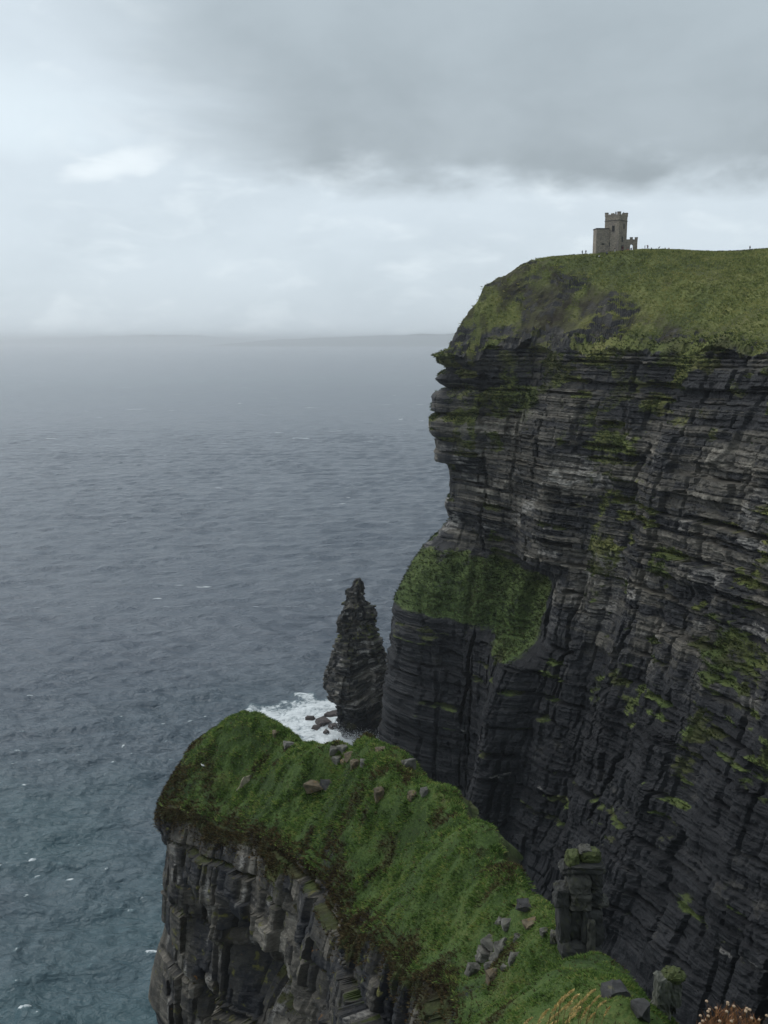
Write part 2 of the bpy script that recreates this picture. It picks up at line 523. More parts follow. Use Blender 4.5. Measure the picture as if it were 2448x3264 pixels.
def main_h(x, y):
    """height of the slope and plateau above the wall"""
    d, k = nearest(mp[::3], x, y)
    s = ms[::3][k]
    nose = np.exp(-((s - s_nose) / 22.0) ** 2)
    fn = np.interp(d, [0, 5.5, 10, 15, 17.2, 24, 36, 60], [0, 1.8, 9.5, 16.5, 23.0, 28.5, 33.5, 36])
    W = 34 + 38 * sstep(x, 78, 125)
    t = np.clip(d / W, 0, 1.6)
    fg = 35.5 * (1 - (1 - np.clip(t, 0, 1)) ** 1.35)
    rm = rim_at(ms[::3])[k]
    rm = RIM + (rm - RIM) * sstep(d, 9, 1)
    h = rm + fn * nose + fg * (1 - nose)
    # scarps: the slope breaks into low rock steps near the brow
    browm = sstep(x - 60 - 24 * sstep(d, 26, 5) + 9 * fbm(x / 10, y / 10, 131, 4), 7, -7)
    rocky = browm * sstep(fbm(x / 11, y / 11, 101, 4) + 0.25 * sstep(d, 14, 2) + 0.2 * nose, -0.25, 0.2)
    rocky = np.maximum(rocky, sstep(d, 7, 2) * sstep(fbm(x / 8, y / 8, 107, 3), -0.2, 0.2))
    hz = h + 3.4 * fbm(x / 7, y / 7, 103, 4)
    st = 2.5
    q = hz / st; fl = np.floor(q); fr = q - fl
    stepped = (fl + sstep(fr, 0.42, 0.78)) * st
    h = h + (stepped - hz) * rocky * 0.9 * sstep(d, 0, 2) + rocky * 0.5 * fbm(x / 1.6, y / 1.6, 108, 3)
    h = h + (1.3 + 1.2 * nose) * fbm(x / 9, y / 9, 104, 5, 0.6) * sstep(d, 0, 8) * sstep(d, 44, 20) + 0.40 * fbm(x / 2.6, y / 2.6, 105, 3) * sstep(d, 46, 22)
    top = 191.0 + (x - 78) * 0.043 + 0.12 * fbm(x / 8, y / 8, 106, 2)
    k_ = 2.0
    hh = np.clip(0.5 + 0.5 * (top - h) / k_, 0, 1)
    h = top * (1 - hh) + h * hh - k_ * hh * (1 - hh)
    return h, d, rocky, nose


def inside(path_pts, x, y):
    poly = np.array(path_pts)[:, :2]
    x = np.asarray(x); r = np.zeros(x.shape, bool)
    j = len(poly) - 1
    for i in range(len(poly)):
        xi, yi = poly[i]; xj, yj = poly[j]
        c = ((yi > y) != (yj > y)) & (x < (xj - xi) * (y - yi) / (yj - yi + 1e-12) + xi)
        r ^= c
        j = i
    return r


def wall_mesh(pp, ss, nn, zrows, rimz, wall, hfun, lip_d, attrs_fun):
    """rows up the wall, then a lip that runs onto the slope behind"""
    nu = len(ss)
    Sg, T = np.meshgrid(ss, zrows, indexing='ij')           # T in 0..1 of the rim height
    Z = T * rimz[:, None]
    D, tone, pale = wall(Sg, Z)
    fade = sstep(rimz[:, None] - Z, -0.2, 0.9)
    D = D * fade + np.clip(0.5 * D, -0.9, 0.5) * (1 - fade)
    X = pp[:, 0:1] + nn[:, 0:1] * D
    Yc = pp[:, 1:2] + nn[:, 1:2] * D
    Vw = np.stack([X, Yc, Z], -1)
    rows = [Vw]
    tones, pales = [tone], [pale]
    for ld in lip_d:
        xx = pp[:, 0] - nn[:, 0] * ld; yy = pp[:, 1] - nn[:, 1] * ld
        hh = hfun(xx, yy) - 0.05
        if ld == lip_d[-1]:
            hh = hh - 0.6
        rows.append(np.stack([xx, yy, hh], -1)[:, None, :])
        tones.append(tone[:, -1:]); pales.append(pale[:, -1:] * 0)
    V = np.concatenate(rows, 1)
    tone = np.concatenate(tones, 1); pale = np.concatenate(pales, 1)
    return V, tone, pale, attrs_fun(V, tone, pale, Sg)


vis = (ms > ms[np.argmin(np.hypot(mp[:, 0] - 112, mp[:, 1] - 165))]) & (ms < s_nose + 45)
keep = vis | (np.arange(len(ms)) % 5 == 0)
zr = np.concatenate([np.linspace(-0.02, 0.10, 14, endpoint=False), np.linspace(0.10, 1.0, 570)])


def main_attrs(V, tone, pale, Sg):
    N = grid_normals(V)
    nz = blur(blur(np.abs(N[..., 2]) * np.sign(1), 2, 1), 2, 0)
    z = V[..., 2]
    s = np.broadcast_to(Sg[:, :1], z.shape)
    patch = fbm(s / 11, z / 9, 120, 4)
    right = sstep(s, s_nose - 55, s_nose - 95) * sstep(z, 125, 100) * sstep(z, 40, 70)
    vein = sstep(fbm(s / 5, z / 30, 121, 3), 0.15, 0.45)
    turf = sstep(nz, 0.3, 0.8) * 0.6 * sstep(patch, -0.25, 0.2) + sstep(patch, 0.05, 0.45) * (0.20 + 0.38 * right + 0.25 * vein) * (0.6 + 0.4 * sstep(z, 45, 85)) + 0.54 * sstep(z, 120, 144) * sstep(fbm(s / 8, z / 6, 122, 3), -0.3, 0.3) + 0.3 * sstep(V[:, -1:, 2] - z, 5, 0.5) - 0.06
    ws = sstep(s, s_nose - 68, s_nose - 50) * sstep(s, s_nose + 30, s_nose + 8)
    zl_ = z + np.clip((s_nose - 14 - s) * 0.12, 0, 5)
    shelf = ws * sstep(zl_, 67, 71) * sstep(zl_, 93, 89)
    turf = np.clip(turf + (0.78 + 0.25 * fbm(s / 5, z / 4, 124, 3)) * shelf, 0, 1) * sstep(z, 14, 30)
    lush = np.clip(0.28 * shelf + 0.65 * sstep(z, 120, 70), 0, 1)
    heath = sstep(fbm(s / 7, z / 7, 123, 3), -0.2, 0.3) * (1 - 0.9 * shelf) * 0.7
    return dict(tone=tone, pale=pale, turf=turf, lush=lush, heath=heath)


V, tone, pale, A = wall_mesh(mp[keep], ms[keep], mn[keep], zr, rim_at(ms[keep]), main_wall,
                             lambda x, y: main_h(x, y)[0], (0.3, 0.8, 1.5, 2.4, 3.6, 5.0), main_attrs)
nu, nv = V.shape[:2]
V1 = V.reshape(-1, 3); F1 = grid_faces(nu, nv)
A1 = {k: v.ravel() for k, v in A.items()}
nn_ = grid_normals(V).reshape(-1, 3)
nn_ = nn_ * np.where((nn_[:, :2] * np.repeat(mn[keep], nv, 0)).sum(1) + nn_[:, 2] < 0, -1, 1)[:, None]
LEDGE = dict(V=V1, N=nn_, turf=A1['turf'] * np.repeat(vis[keep], nv))
# slope + plateau
gx = np.arange(12, 175, 0.42); gy = np.arange(150, 400, 0.42)
X, Y = np.meshgrid(gx, gy, indexing='ij')
poly = list(mp[::6, :2]) + [(400, 400), (400, 10)]
ins = inside(poly, X, Y)
fullmask = ins & (X < 172)
H = np.zeros_like(X); Dm = np.zeros_like(X); RK = np.zeros_like(X); NS = np.zeros_like(X)
h_, d_, r_, n_ = main_h(X[fullmask], Y[fullmask])
H[fullmask] = h_; Dm[fullmask] = d_; RK[fullmask] = r_; NS[fullmask] = n_
mask = fullmask & (Dm > 2.2)
V2 = np.stack([X, Y, H], -1)
N2 = grid_normals(V2); nz2 = np.abs(N2[..., 2])
patch = fbm(X / 9, Y / 9, 130, 4)
brow = sstep(X - 60 - 24 * sstep(Dm, 26, 5) + 9 * fbm(X / 10, Y / 10, 131, 4), 7, -7)
turf2 = np.clip(0.95 - 0.75 * sstep(nz2, 0.68, 0.46) * RK - 0.40 * brow * sstep(patch, -0.1, 0.4) - 0.40 * sstep(Dm, 12, 4) * sstep(fbm(X / 5, Y / 5, 135, 3), -0.1, 0.3), 0, 1)
heath2 = np.clip(brow * 0.95 * sstep(fbm(X / 7, Y / 7, 133, 4), -0.3, 0.15) + 0.35 * sstep(patch, 0.2, 0.5) + 0.3 * sstep(Dm, 14, 4), 0, 1)
A2 = dict(tone=0.36 + 0.35 * (fbm(X / 3, Y / 3, 134, 3)), pale=X * 0, turf=turf2, lush=X * 0 + 0.10 * sstep(patch, 0.1, 0.5), heath=heath2)
mask_main = mask
SLOPE = dict(X=X, Y=Y, V=V2, N=N2, turf=turf2, heath=heath2)
F2 = grid_faces(*X.shape, mask=mask)
V2c, F2c, A2c = compact(V2.reshape(-1, 3), F2, {k: v.ravel() for k, v in A2.items()})
# land behind, down to the horizon side (never in view, but it carries the plateau on)
me = mesh_np('cliff', np.vstack([V1, V2c]), np.vstack([F1, F2c + len(V1)]), M_cliff, {k: np.concatenate([A1[k], A2c[k]]) for k in A1})
cliff = link(bpy.data.objects.new('cliff', me))
tag(cliff, kind='structure')
# plateau inland
me = mesh_np('inland', np.array([(168, 100, 194), (600, 100, 194), (600, 700, 194), (168, 700, 194)], float), np.array([[0, 1, 2, 3]]), M_cliff,
             dict(tone=[0.3] * 4, pale=[0] * 4, turf=[1] * 4, lush=[0] * 4, heath=[0] * 4))
tag(link(bpy.data.objects.new('inland_pasture', me)), kind='structure')

# ------------------------------------------------------------------ near headland
EYEZ = EYE
CTRL = []           # (x, y, z) of the turf surface


def ctl(px, py, Y):
    p = P(px, py, Y); CTRL.append(p); return p


crest = [ctl(241, 711, 95), ctl(262, 714, 94), ctl(285, 728, 90), ctl(310, 741, 86), ctl(338, 741, 82), ctl(358, 737, 78), ctl(386, 746, 75), ctl(407, 759, 72), ctl(440, 784, 66),
         ctl(488, 822, 57), ctl(507, 858, 51), ctl(530, 893, 46), ctl(560, 915, 42), ctl(600, 945, 36.5), ctl(643, 986, 31), ctl(656, 1006, 29)]
rim = [ctl(196, 745, 94.5), ctl(178, 775, 92), ctl(160, 803, 90.0), ctl(200, 812, 86), ctl(231, 829, 82.5), ctl(270, 838, 77), ctl(310, 866, 70.5), ctl(340, 902, 64.5), ctl(356, 925, 60), ctl(400, 966, 51), ctl(442, 985, 45.5),
       ctl(454, 1022, 40.5)]
# mid-slope
for p_ in crest:
    q_ = np.array((p_[0] + 1.7, p_[1] + 2.2, p_[2] - 3.2)); CTRL.append(q_)
ctl(260, 770, 88); ctl(330, 800, 79); ctl(400, 860, 64); ctl(450, 930, 51.5); ctl(500, 960, 45.5); ctl(540, 990, 39)
for q in [(0, 0, -1.68), (1.5, 1.6, -1.95), (-2, 1.6, -1.95), (1.5, 3, -2.85), (-2, 3, -2.95), (2.0, 6, -5.6), (-2, 6, -5.8), (4, 12, -11.6), (0, 12, -12.2), (6, 22, -19.3), (3, 22, -20), (3, 30, -25.8),
          (0, -6, -1.2), (10, -6, -1.2), (-10, -6, -1.5), (11, 6, -6.2), (12, 14, -13), (10.8, 27, -23.6), (12.2, 23.5, -21.3), (13.5, 18, -17.2), (-7, 4, -4.8), (0, -20, -1), (20, -20, -1)]:
    CTRL.append(np.array((q[0], q[1], EYE + q[2])))
C = np.array(CTRL)


def tps(r2):
    return np.where(r2 > 1e-9, r2 * np.log(r2 + 1e-12), 0.0)


nC_ = len(C)
K = tps(((C[:, None, :2] - C[None, :, :2]) ** 2).sum(-1)) + np.eye(nC_) * 1.5
Pm = np.hstack([np.ones((nC_, 1)), C[:, :2]])
W_ = np.linalg.solve(np.block([[K, Pm], [Pm.T, np.zeros((3, 3))]]), np.concatenate([C[:, 2], np.zeros(3)]))


def head_base(x, y):
    x = np.asarray(x, float); y = np.asarray(y, float)
    r = W_[nC_] + W_[nC_ + 1] * x + W_[nC_ + 2] * y
    for i in range(nC_):
        r = r + W_[i] * tps((x - C[i, 0]) ** 2 + (y - C[i, 1]) ** 2)
    return r


def head_h(x, y):
    far = sstep(y, 6, 16)
    return head_base(x, y) + far * (0.55 * fbm(x / 5.5, y / 5.5, 201, 3) + 0.34 * fbm(x / 1.3, y / 1.3, 203, 3)) + 0.06 * fbm(x / 0.45, y / 0.45, 205, 2)


rimr = rim[::-1]            # from the root to the tip
front = [(-18, -20), (-12, -4), (-6, 5), (-2.5, 14), (-0.5, 26)] + [(p[0], p[1]) for p in (rimr[0], rimr[1], rimr[2], rimr[3], rimr[4], rimr[5], rimr[6], rimr[7], rimr[8], rimr[9])]
tip = [(rim[1][0] - 0.2, rim[1][1] + 0.8), (rim[0][0] + 0.5, rim[0][1] + 2.2)]
back = [(p[0] + 0.9, p[1] + 1.2) for p in (crest[0], crest[2], crest[4], crest[6], crest[8], crest[10], crest[12], crest[13], crest[14], crest[15])]
tail = [(11.6, 24), (13.5, 18), (17, 10), (24, -4), (36, -20)]
HEADP = front + tip + back + tail
hp, hs = catmull(HEADP, 0.16)
hn = path_normals(hp, hs, 1.6)
s_tip = hs[np.argmin(np.hypot(hp[:, 0] - rim[2][0], hp[:, 1] - rim[2][1]))]
s_end = hs[np.argmin(np.hypot(hp[:, 0] - crest[0][0], hp[:, 1] - crest[0][1]))]


def s_of(px, py, path=None):
    """arc position where the view ray px,py meets the front wall"""
    a = (px - 384) / FOC / (CP + (512 - py) / FOC * SP)
    k = np.argmin(np.abs(hp[:, 0] - a * hp[:, 1]) + 1000 * ((hs > s_tip + 1) | (hp[:, 1] < 36)))
    return hs[k], P(px, py, hp[k, 1])[2]


HS_big = Strata(200, 4.0, 9.0, 23, 3.5, 9)
HS_mid = Strata(200, 1.4, 5.0, 24, 0.8, 2.4)
HS_fin = Strata(200, 0.22, 0.6, 25, 0.8, 2.5)
TIPSIL = [(340, 1742), (340, 1775), (352, 1795), (357, 1815), (372, 1820), (370, 1860), (365, 1900), (362, 1990), (372, 1995), (360, 2050), (350, 2100), (345, 2150), (362, 2190), (369, 2215), (369, 2600)]
tz = np.array([z_at(b, 90) for a, b in TIPSIL])[::-1]
to = (rim[2][0] - np.array([x_at(a, b, 90) for a, b in TIPSIL]))[::-1]
caves = [(*s_of(277, 962), 5.5, 3.2, 4.2), (*s_of(215, 905), 2.2, 3.5, 2.0), (*s_of(330, 1005), 4.0, 3.4, 4.0), (*s_of(196, 782), 0.7, 1.7, 1.6), (*s_of(230, 990), 2.0, 2.4, 1.6), (*s_of(300, 905), 1.6, 0.8, 1.4), (*s_of(395, 1010), 1.2, 4.0, 2.6)]


hrim = head_h(hp[:, 0], hp[:, 1])


def head_wall(s, z):
    below = np.clip(np.interp(s, hs, hrim) - z, 0, 200)
    zs = z + 0.05 * s + 0.7 * fbm(s / 9, z / 14, 250, 3)
    o1, f1, a1, b1, e1 = HS_big(s, zs)
    o2, f2, a2, b2, e2 = HS_mid(s, zs)
    o3, f3, a3, b3, e3 = HS_fin(s, zs)
    d = 0.5 * o1 + 1.3 * (a1 - 0.5) + 0.25 * o2 + 0.85 * (a2 - 0.5) + 0.06 * o3 + 0.12 * (a3 - 0.5)
    d -= 0.5 * np.exp(-(e1 / 0.28) ** 2) + 0.30 * np.exp(-(e2 / 0.14) ** 2)
    d -= 0.5 * sstep(f1, 0.10, 0.02)
    d += 1.6 * fbm(s / 7, z / 26, 260, 3) + 0.10 * fbm(s / 0.5, z / 0.5, 261, 3)
    for cs, zz, rs, rz, dep in caves:
        u = (s - cs) / rs; v = (z - zz - 0.30 * (s - cs)) / rz
        d -= dep * np.exp(-(u ** 4 + np.where(v > 0, (v * 1.6) ** 4, v ** 2 * 0.7)))
    soft = np.exp(-below / 2.2)
    d = d * (1 - 0.6 * soft) + 1.9 * (1 - np.exp(-below / 3.5)) + 0.05 * below
    wn = np.exp(-((s - s_tip) / 3.5) ** 2)
    d = d * (1 - 0.7 * wn) + wn * np.interp(z, tz, to)
    tone = 0.52 + 0.38 * (b2 - 0.5) + 0.30 * (b1 - 0.5) + 0.08 * (b3 - 0.5) + 0.25 * fbm(s / 3, z / 5, 266, 3)
    pale = 0.55 * sstep(fbm(s / 1.0, z / 2.8, 265, 3), 0.42, 0.62)
    return d, tone, pale


hvis = (hp[:, 1] > 34) & (hs < s_end + 2)
hback = (hs >= s_end + 2) & (hp[:, 1] > 26)
hk = hvis | (hback & (np.arange(len(hs)) % 3 == 0)) | (np.arange(len(hs)) % 9 == 0)
rz_h = head_h(hp[hk][:, 0], hp[hk][:, 1]) - 0.25
zr_h = np.concatenate([np.linspace(-0.02, 0.58, 18, endpoint=False), np.linspace(0.58, 1.0, 350)])


def head_attrs(V, tone, pale, Sg):
    N = grid_normals(V)
    nz = blur(np.abs(N[..., 2]), 2, 1)
    z = V[..., 2]
    s = np.broadcast_to(Sg[:, :1], z.shape)
    below = V[:, -1:, 2] - z
    turf = 0.75 * sstep(nz, 0.35, 0.8) * sstep(below, 34, 12) + 0.45 * sstep(fbm(s / 2.5, z / 2.5, 270, 3), 0.1, 0.5) * sstep(below, 14, 2) + 0.60 * sstep(below, 4.0, 0.4)
    heath = np.clip(0.75 + 0.6 * fbm(s / 3, z / 3, 271, 3), 0, 1)
    return dict(tone=tone, pale=pale, turf=np.clip(turf, 0, 1), lush=V[..., 0] * 0, heath=heath)


V, tone, pale, A = wall_mesh(hp[hk], hs[hk], hn[hk], zr_h, rz_h, head_wall, head_h, (0.15, 0.4, 0.8, 1.2), head_attrs)
nu, nv = V.shape[:2]
V1 = V.reshape(-1, 3); F1 = grid_faces(nu, nv)
A1 = {k: v.ravel() for k, v in A.items()}
HW = dict(V=V, turf=A['turf'])
gx = np.arange(-30, 40, 0.17); gy = np.arange(-20, 104, 0.17)
X, Y = np.meshgrid(gx, gy, indexing='ij')
hpoly = list(hp[::4, :2])
ins = inside(hpoly, X, Y)
H = np.full(X.shape, 120.0); Dh = np.zeros_like(X); KI = np.zeros(X.shape, int)
H[ins] = head_h(X[ins], Y[ins])
dd, kk = nearest(hp[::3], X[ins], Y[ins])
Dh[ins] = dd; KI[ins] = kk
sh = hs[::3][KI]
isfront = sh < s_tip + 6
mask = ins & (Dh > 0.08)
N2 = grid_normals(np.stack([X, Y, H], -1)); nz2 = np.abs(N2[..., 2])
# bare, heathery strip along the front brow
tipz = sstep(X + 0.35 * (Y - 90) + 1.6 * fbm(X / 2, Y / 2, 289, 3), -16.5, -18.5) * (Y > 70)
brow_h = sstep(Dh + 1.6 * fbm(X / 3, Y / 3, 281, 3), 2.4, 0.5) * isfront
brow_h = np.maximum(brow_h, 0.85 * tipz)
spots = sstep(fbm(X / 2.1, Y / 2.1, 283, 4), 0.36, 0.52)
turf2 = np.clip(1.0 - 0.36 * brow_h - 0.28 * spots * sstep(fbm(X / 9, Y / 9, 285, 2), -0.2, 0.3), 0, 1)
heath2 = np.clip(0.62 * brow_h * sstep(fbm(X / 1.5, Y / 1.5, 284, 3), -0.25, 0.35) + 0.55 * spots, 0, 1)
A2 = dict(tone=0.32 + 0.3 * fbm(X / 0.8, Y / 0.8, 286, 3), pale=X * 0, turf=turf2, lush=X * 0, heath=heath2)
F2 = grid_faces(*X.shape, mask=mask)
HG = dict(X=X, Y=Y, H=H, mask=mask, turf=turf2, heath=heath2, D=Dh, N=N2)
V2c, F2c, A2c = compact(np.stack([X, Y, H], -1).reshape(-1, 3), F2, {k: v.ravel() for k, v in A2.items()})
me = mesh_np('headland', np.vstack([V1, V2c]), np.vstack([F1, F2c + len(V1)]), M_head, {k: np.concatenate([A1[k], A2c[k]]) for k in A1})
headland = link(bpy.data.objects.new('headland', me))
tag(headland, kind='structure')


# ------------------------------------------------------------------ turf blades (cannot be counted)
def tufts(name, base, nrm, size, nbl, width, mat, lean=(0, 0, 0)):
    n = len(base)
    r = np.random.default_rng(77)
    B = np.repeat(base, nbl, 0); S = np.repeat(size, nbl) * (0.6 + 0.8 * r.random(n * nbl))
    Nn = np.repeat(nrm, nbl, 0)
    a = r.random(n * nbl) * 2 * np.pi
    spread = np.stack([np.cos(a), np.sin(a), np.zeros_like(a)], 1)
    down = Nn * np.array([1, 1, 0])
    tipd = spread * 0.8 + Nn * 0.9 + down * 0.25 + np.array(lean) + np.array([0, 0, 0.45])
    tipd /= np.linalg.norm(tipd, axis=1)[:, None]
    side = np.cross(tipd, spread + np.array([0.01, 0.02, 0.9])); side /= np.linalg.norm(side, axis=1)[:, None]
    off = spread * (S * 0.25)[:, None]
    w = (S * width)[:, None]
    p0 = B + off - side * w; p1 = B + off + side * w
    p2 = B + off + tipd * S[:, None]
    p2[:, 2] -= S * 0.12
    V = np.stack([p0, p1, p2], 1).reshape(-1, 3)
    F = np.arange(len(V)).reshape(-1, 3)
    t = np.repeat(np.clip(np.repeat(r.random(n), nbl) * 0.6 + 0.4 * r.random(n * nbl), 0, 1), 3)
    return mesh_np(name, V, F, mat, dict(tone=t))


pr = (HG['mask'] & (HG['Y'] > 20) & (HG['Y'] < 100)) * np.clip(HG['turf'] * 1.2 - 0.25, 0, 1) * (1 - 0.55 * HG['heath'])
pr = pr.ravel() / pr.sum()
pr = pr * np.clip(62 / HG['Y'].ravel(), 1, 2.2) ** 1.5; pr /= pr.sum()
pick = rng.choice(len(pr), 92000, p=pr)
jit = (rng.random((len(pick), 2)) - 0.5) * 0.5
bx = HG['X'].ravel()[pick] + jit[:, 0]; by = HG['Y'].ravel()[pick] + jit[:, 1]
base = np.stack([bx, by, head_h(bx, by) - 0.02], 1)
nr = HG['N'].reshape(-1, 3)[pick]; nr = nr * np.sign(nr[:, 2:3])
sz = (0.12 + 0.14 * rng.random(len(pick))) * np.clip(by / 62, 0.42, 1.1) * (0.75 + 0.9 * np.clip(fbm(bx / 0.9, by / 0.9, 291, 2), -0.5, 1))
o = link(bpy.data.objects.new('turf_grass', tufts('turf_grass', base, nr, sz, 5, 0.16, M_blades_near)))
tag(o, 'green turf blades covering the near headland', 'grass', kind='stuff')
pr = (HG['mask'] & (HG['Y'] > 24) & (HG['Y'] < 100)) * (0.02 + HG['heath'] ** 1.3)
pr = pr.ravel() * np.clip(62 / HG['Y'].ravel(), 1, 2.2) ** 1.5; pr /= pr.sum()
pick = rng.choice(len(pr), 14000, p=pr)
jit = (rng.random((len(pick), 2)) - 0.5) * 0.5
bx = HG['X'].ravel()[pick] + jit[:, 0]; by = HG['Y'].ravel()[pick] + jit[:, 1]
base = np.stack([bx, by, head_h(bx, by) - 0.02], 1)
nr = HG['N'].reshape(-1, 3)[pick]; nr = nr * np.sign(nr[:, 2:3])
wv = HW['V']; bel = wv[:, -1:, 2] - wv[..., 2]
wn_ = grid_normals(wv); out_n = np.concatenate([hn[hk], np.zeros((hk.sum(), 1))], 1)[:, None, :] + np.array([0, 0, 0.6])
wn_ = wn_ * np.where((wn_ * out_n).sum(-1) < 0, -1, 1)[..., None]
w2_ = (sstep(bel, 4.0, 0.3) * (0.10 + HW['turf']) * (hvis[hk][:, None]) + 0.25 * np.clip(HW['turf'] - 0.35, 0, 1) * hvis[hk][:, None]).ravel()
pk2 = rng.choice(len(w2_), 16000, p=w2_ / w2_.sum())
base = np.vstack([base, wv.reshape(-1, 3)[pk2]]); nr = np.vstack([nr, wn_.reshape(-1, 3)[pk2]])
by = np.concatenate([by, wv.reshape(-1, 3)[pk2][:, 1]]); pick = np.concatenate([pick, pk2])
o = link(bpy.data.objects.new('heath_plants', tufts('heath_plants', base, nr, (0.10 + 0.16 * rng.random(len(pick))) * np.clip(by / 62, 0.45, 1.1), 5, 0.17,
         blade_mat('heath_blades', [(0.0, (0.030, 0.022, 0.016)), (0.35, (0.075, 0.052, 0.034)), (0.6, (0.085, 0.085, 0.035)), (0.85, (0.16, 0.11, 0.055)), (1.0, (0.20, 0.16, 0.08))], 1.1))))
tag(o, 'brown heath and withered plants along the brow of the headland', 'plants', kind='stuff')

# ------------------------------------------------------------------ sea
r_s = np.random.default_rng(31)
NW = 70
lam = 3.2 * (42 / 3.2) ** r_s.random(NW)
dirw = R(-100) + R(34) * r_s.standard_normal(NW) * (0.5 + 6 / lam) ** 0.5
kw = 2 * np.pi / lam
kx, ky = kw * np.cos(dirw), kw * np.sin(dirw)
ph = r_s.random(NW) * 6.283
amp = 0.036 * lam ** 0.46
amp *= np.exp(-(lam / 60) ** 2)


def waves(x, y, lmin):
    h = np.zeros_like(x); c = np.zeros_like(x)
    gust = 0.75 + 0.5 * fbm(x / 120, y / 120, 300, 3)
    for i in range(NW):
        f = np.clip((lam[i] - lmin) / (0.5 * lmin), 0, 1)
        if np.max(f) <= 0:
            continue
        t = kx[i] * x + ky[i] * y + ph[i]
        h += f * amp[i] * (np.sin(t) + 0.22 * np.cos(2 * t))
        c += f * amp[i] * kw[i] * np.sin(t)
    return h * gust, c * gust


STX, STY = P(362, 733, 372)[0], 372.0       # foot of the sea stack


def sea_attr(x, y, h, c):
    caps = sstep(c + 0.35 * fbm(x / 3.0, y / 1.6, 310, 3) + 0.25 * fbm(x / 45, y / 45, 311, 2), 0.74, 0.98)
    near = sstep(y, 420, 200)
    lace = sstep(1 - np.abs(fbm(x / 7, y / 5, 313, 4)) * 5.5, 0.72, 1.0) * sstep(fbm(x / 22, y / 16, 315, 3), 0.18, 0.45) * (0.12 + 0.60 * near)
    # surf round the stack and along the foot of the cliff
    rr = np.hypot((x - (STX - 17)) / 38, (y - (STY + 5)) / 36)
    surf = sstep(rr + 0.55 * fbm(x / 9, y / 9, 317, 4), 1.15, 0.55)
    r2_ = np.hypot((x - (STX + 10)) / 20, (y - (STY - 14)) / 16)
    surf = np.maximum(surf, sstep(r2_ + 0.5 * fbm(x / 6, y / 6, 316, 4), 1.1, 0.6))
    d, _ = nearest(mp[::8], x, y)
    surf = np.maximum(surf, sstep(d + 5 * fbm(x / 6, y / 6, 318, 3), 24, 15))
    d2, _ = nearest(hp[::30], x, y)
    surf = np.maximum(surf, 0.8 * sstep(d2 + 4 * fbm(x / 5, y / 5, 319, 3), 8, 3))
    return np.clip(np.maximum.reduce([caps * 0.9, lace, surf]), 0, 1), sstep(y, 520, 190) * (0.55 + 0.45 * fbm(x / 60, y / 60, 320, 3))


Vs, Fs, FO, TE, FI = [], [], [], [], []
nsea = 0
for (x0, x1, y0, y1, st, lmin, fade) in ((-320, 130, 60, 560, 0.95, 1.9, 30), (-1150, 480, 560, 2600, 5.0, 9.0, 250)):
    gx = np.linspace(x0, x1, int((x1 - x0) / st)); gy = np.linspace(y0, y1, int((y1 - y0) / st))
    X, Y = np.meshgrid(gx, gy, indexing='ij')
    h, c = waves(X, Y, 1.9 + 7.1 * sstep(Y, 330, 556) + 14 * sstep(Y, 1200, 2600))
    e = np.minimum.reduce([X - x0, x1 - X, Y - y0 + (18 if st < 2 else 400), (y1 - Y) + (400 if st < 2 else 0)])
    w = sstep(e, 0, 1400 if st > 2 else 18)
    if st > 2:
        w = sstep(np.minimum(X - x0, x1 - X), 0, 150) * sstep(y1 - Y, 0, 1500)
    fo, te = sea_attr(X, Y, h, c)
    if st > 2:
        fo = fo * 0
    Vs.append(np.stack([X, Y, h * w], -1).reshape(-1, 3)); Fs.append(grid_faces(*X.shape, off=nsea))
    FO.append(fo.ravel() * w.ravel()); TE.append(te.ravel()); FI.append((w if st < 2 else w * 0.5).ravel())
    nsea += X.size


def sheet(xs, ys, skip):
    global nsea
    X, Y = np.meshgrid(np.array(xs, float), np.array(ys, float), indexing='ij')
    f = grid_faces(*X.shape)
    V = np.stack([X, Y, X * 0], -1).reshape(-1, 3)
    cx = V[f].mean(1)
    keep_ = np.ones(len(f), bool)
    for (a, b, c_, d_) in skip:
        keep_ &= ~((cx[:, 0] > a) & (cx[:, 0] < b) & (cx[:, 1] > c_) & (cx[:, 1] < d_))
    Vs.append(V); Fs.append(f[keep_] + nsea); FO.append(np.zeros(len(V))); TE.append(np.zeros(len(V))); FI.append(np.zeros(len(V)))
    nsea += len(V)


sheet([-60000, -20000, -6000, -1150, -320, 130, 480, 3000, 20000, 60000], [-60000, -5000, 60, 560, 2600, 6000, 20000, 60000],
      [(-320, 130, 60, 560), (-1150, 480, 560, 2600)])
M_sea, gg, b = new_mat('sea_water')
geo = gg.node('ShaderNodeNewGeometry').outputs['Position']
sp_ = gg.node('ShaderNodeSeparateXYZ'); gg.link(geo, sp_.inputs[0])
gv = gg.scalevec(geo, (0.6, 1.0, 1.0))
w1 = gg.noise(gv, 0.45, 5, 0.62, 0.4)
w2 = gg.noise(gv, 0.06, 4, 0.6, 0.3)
w3 = gg.noise(geo, 0.011, 4, 0.55)
f1 = gg.noise(gv, 1.1, 5, 0.7, 0.8)
body = gg.mix(gg.smooth(w3, 0.35, 0.65), (0.076, 0.097, 0.128), (0.096, 0.117, 0.147))
body = gg.mix(gg.attr('teal'), body, (0.046, 0.112, 0.124))
fv = gg.scalevec(geo, (0.35, 1.0, 1.0))
fc = gg.smooth(gg.m('ADD', gg.noise(fv, 0.05, 3, 0.55, 0.5), gg.m('MULTIPLY', gg.noise(geo, 0.004, 2, 0.5), 0.25)), 0.845, 0.875)
f2 = gg.noise(geo, 0.22, 5, 0.65, 1.2)
ff = gg.m('ADD', gg.m('MULTIPLY', f1, 0.5), gg.m('MULTIPLY', f2, 0.5))
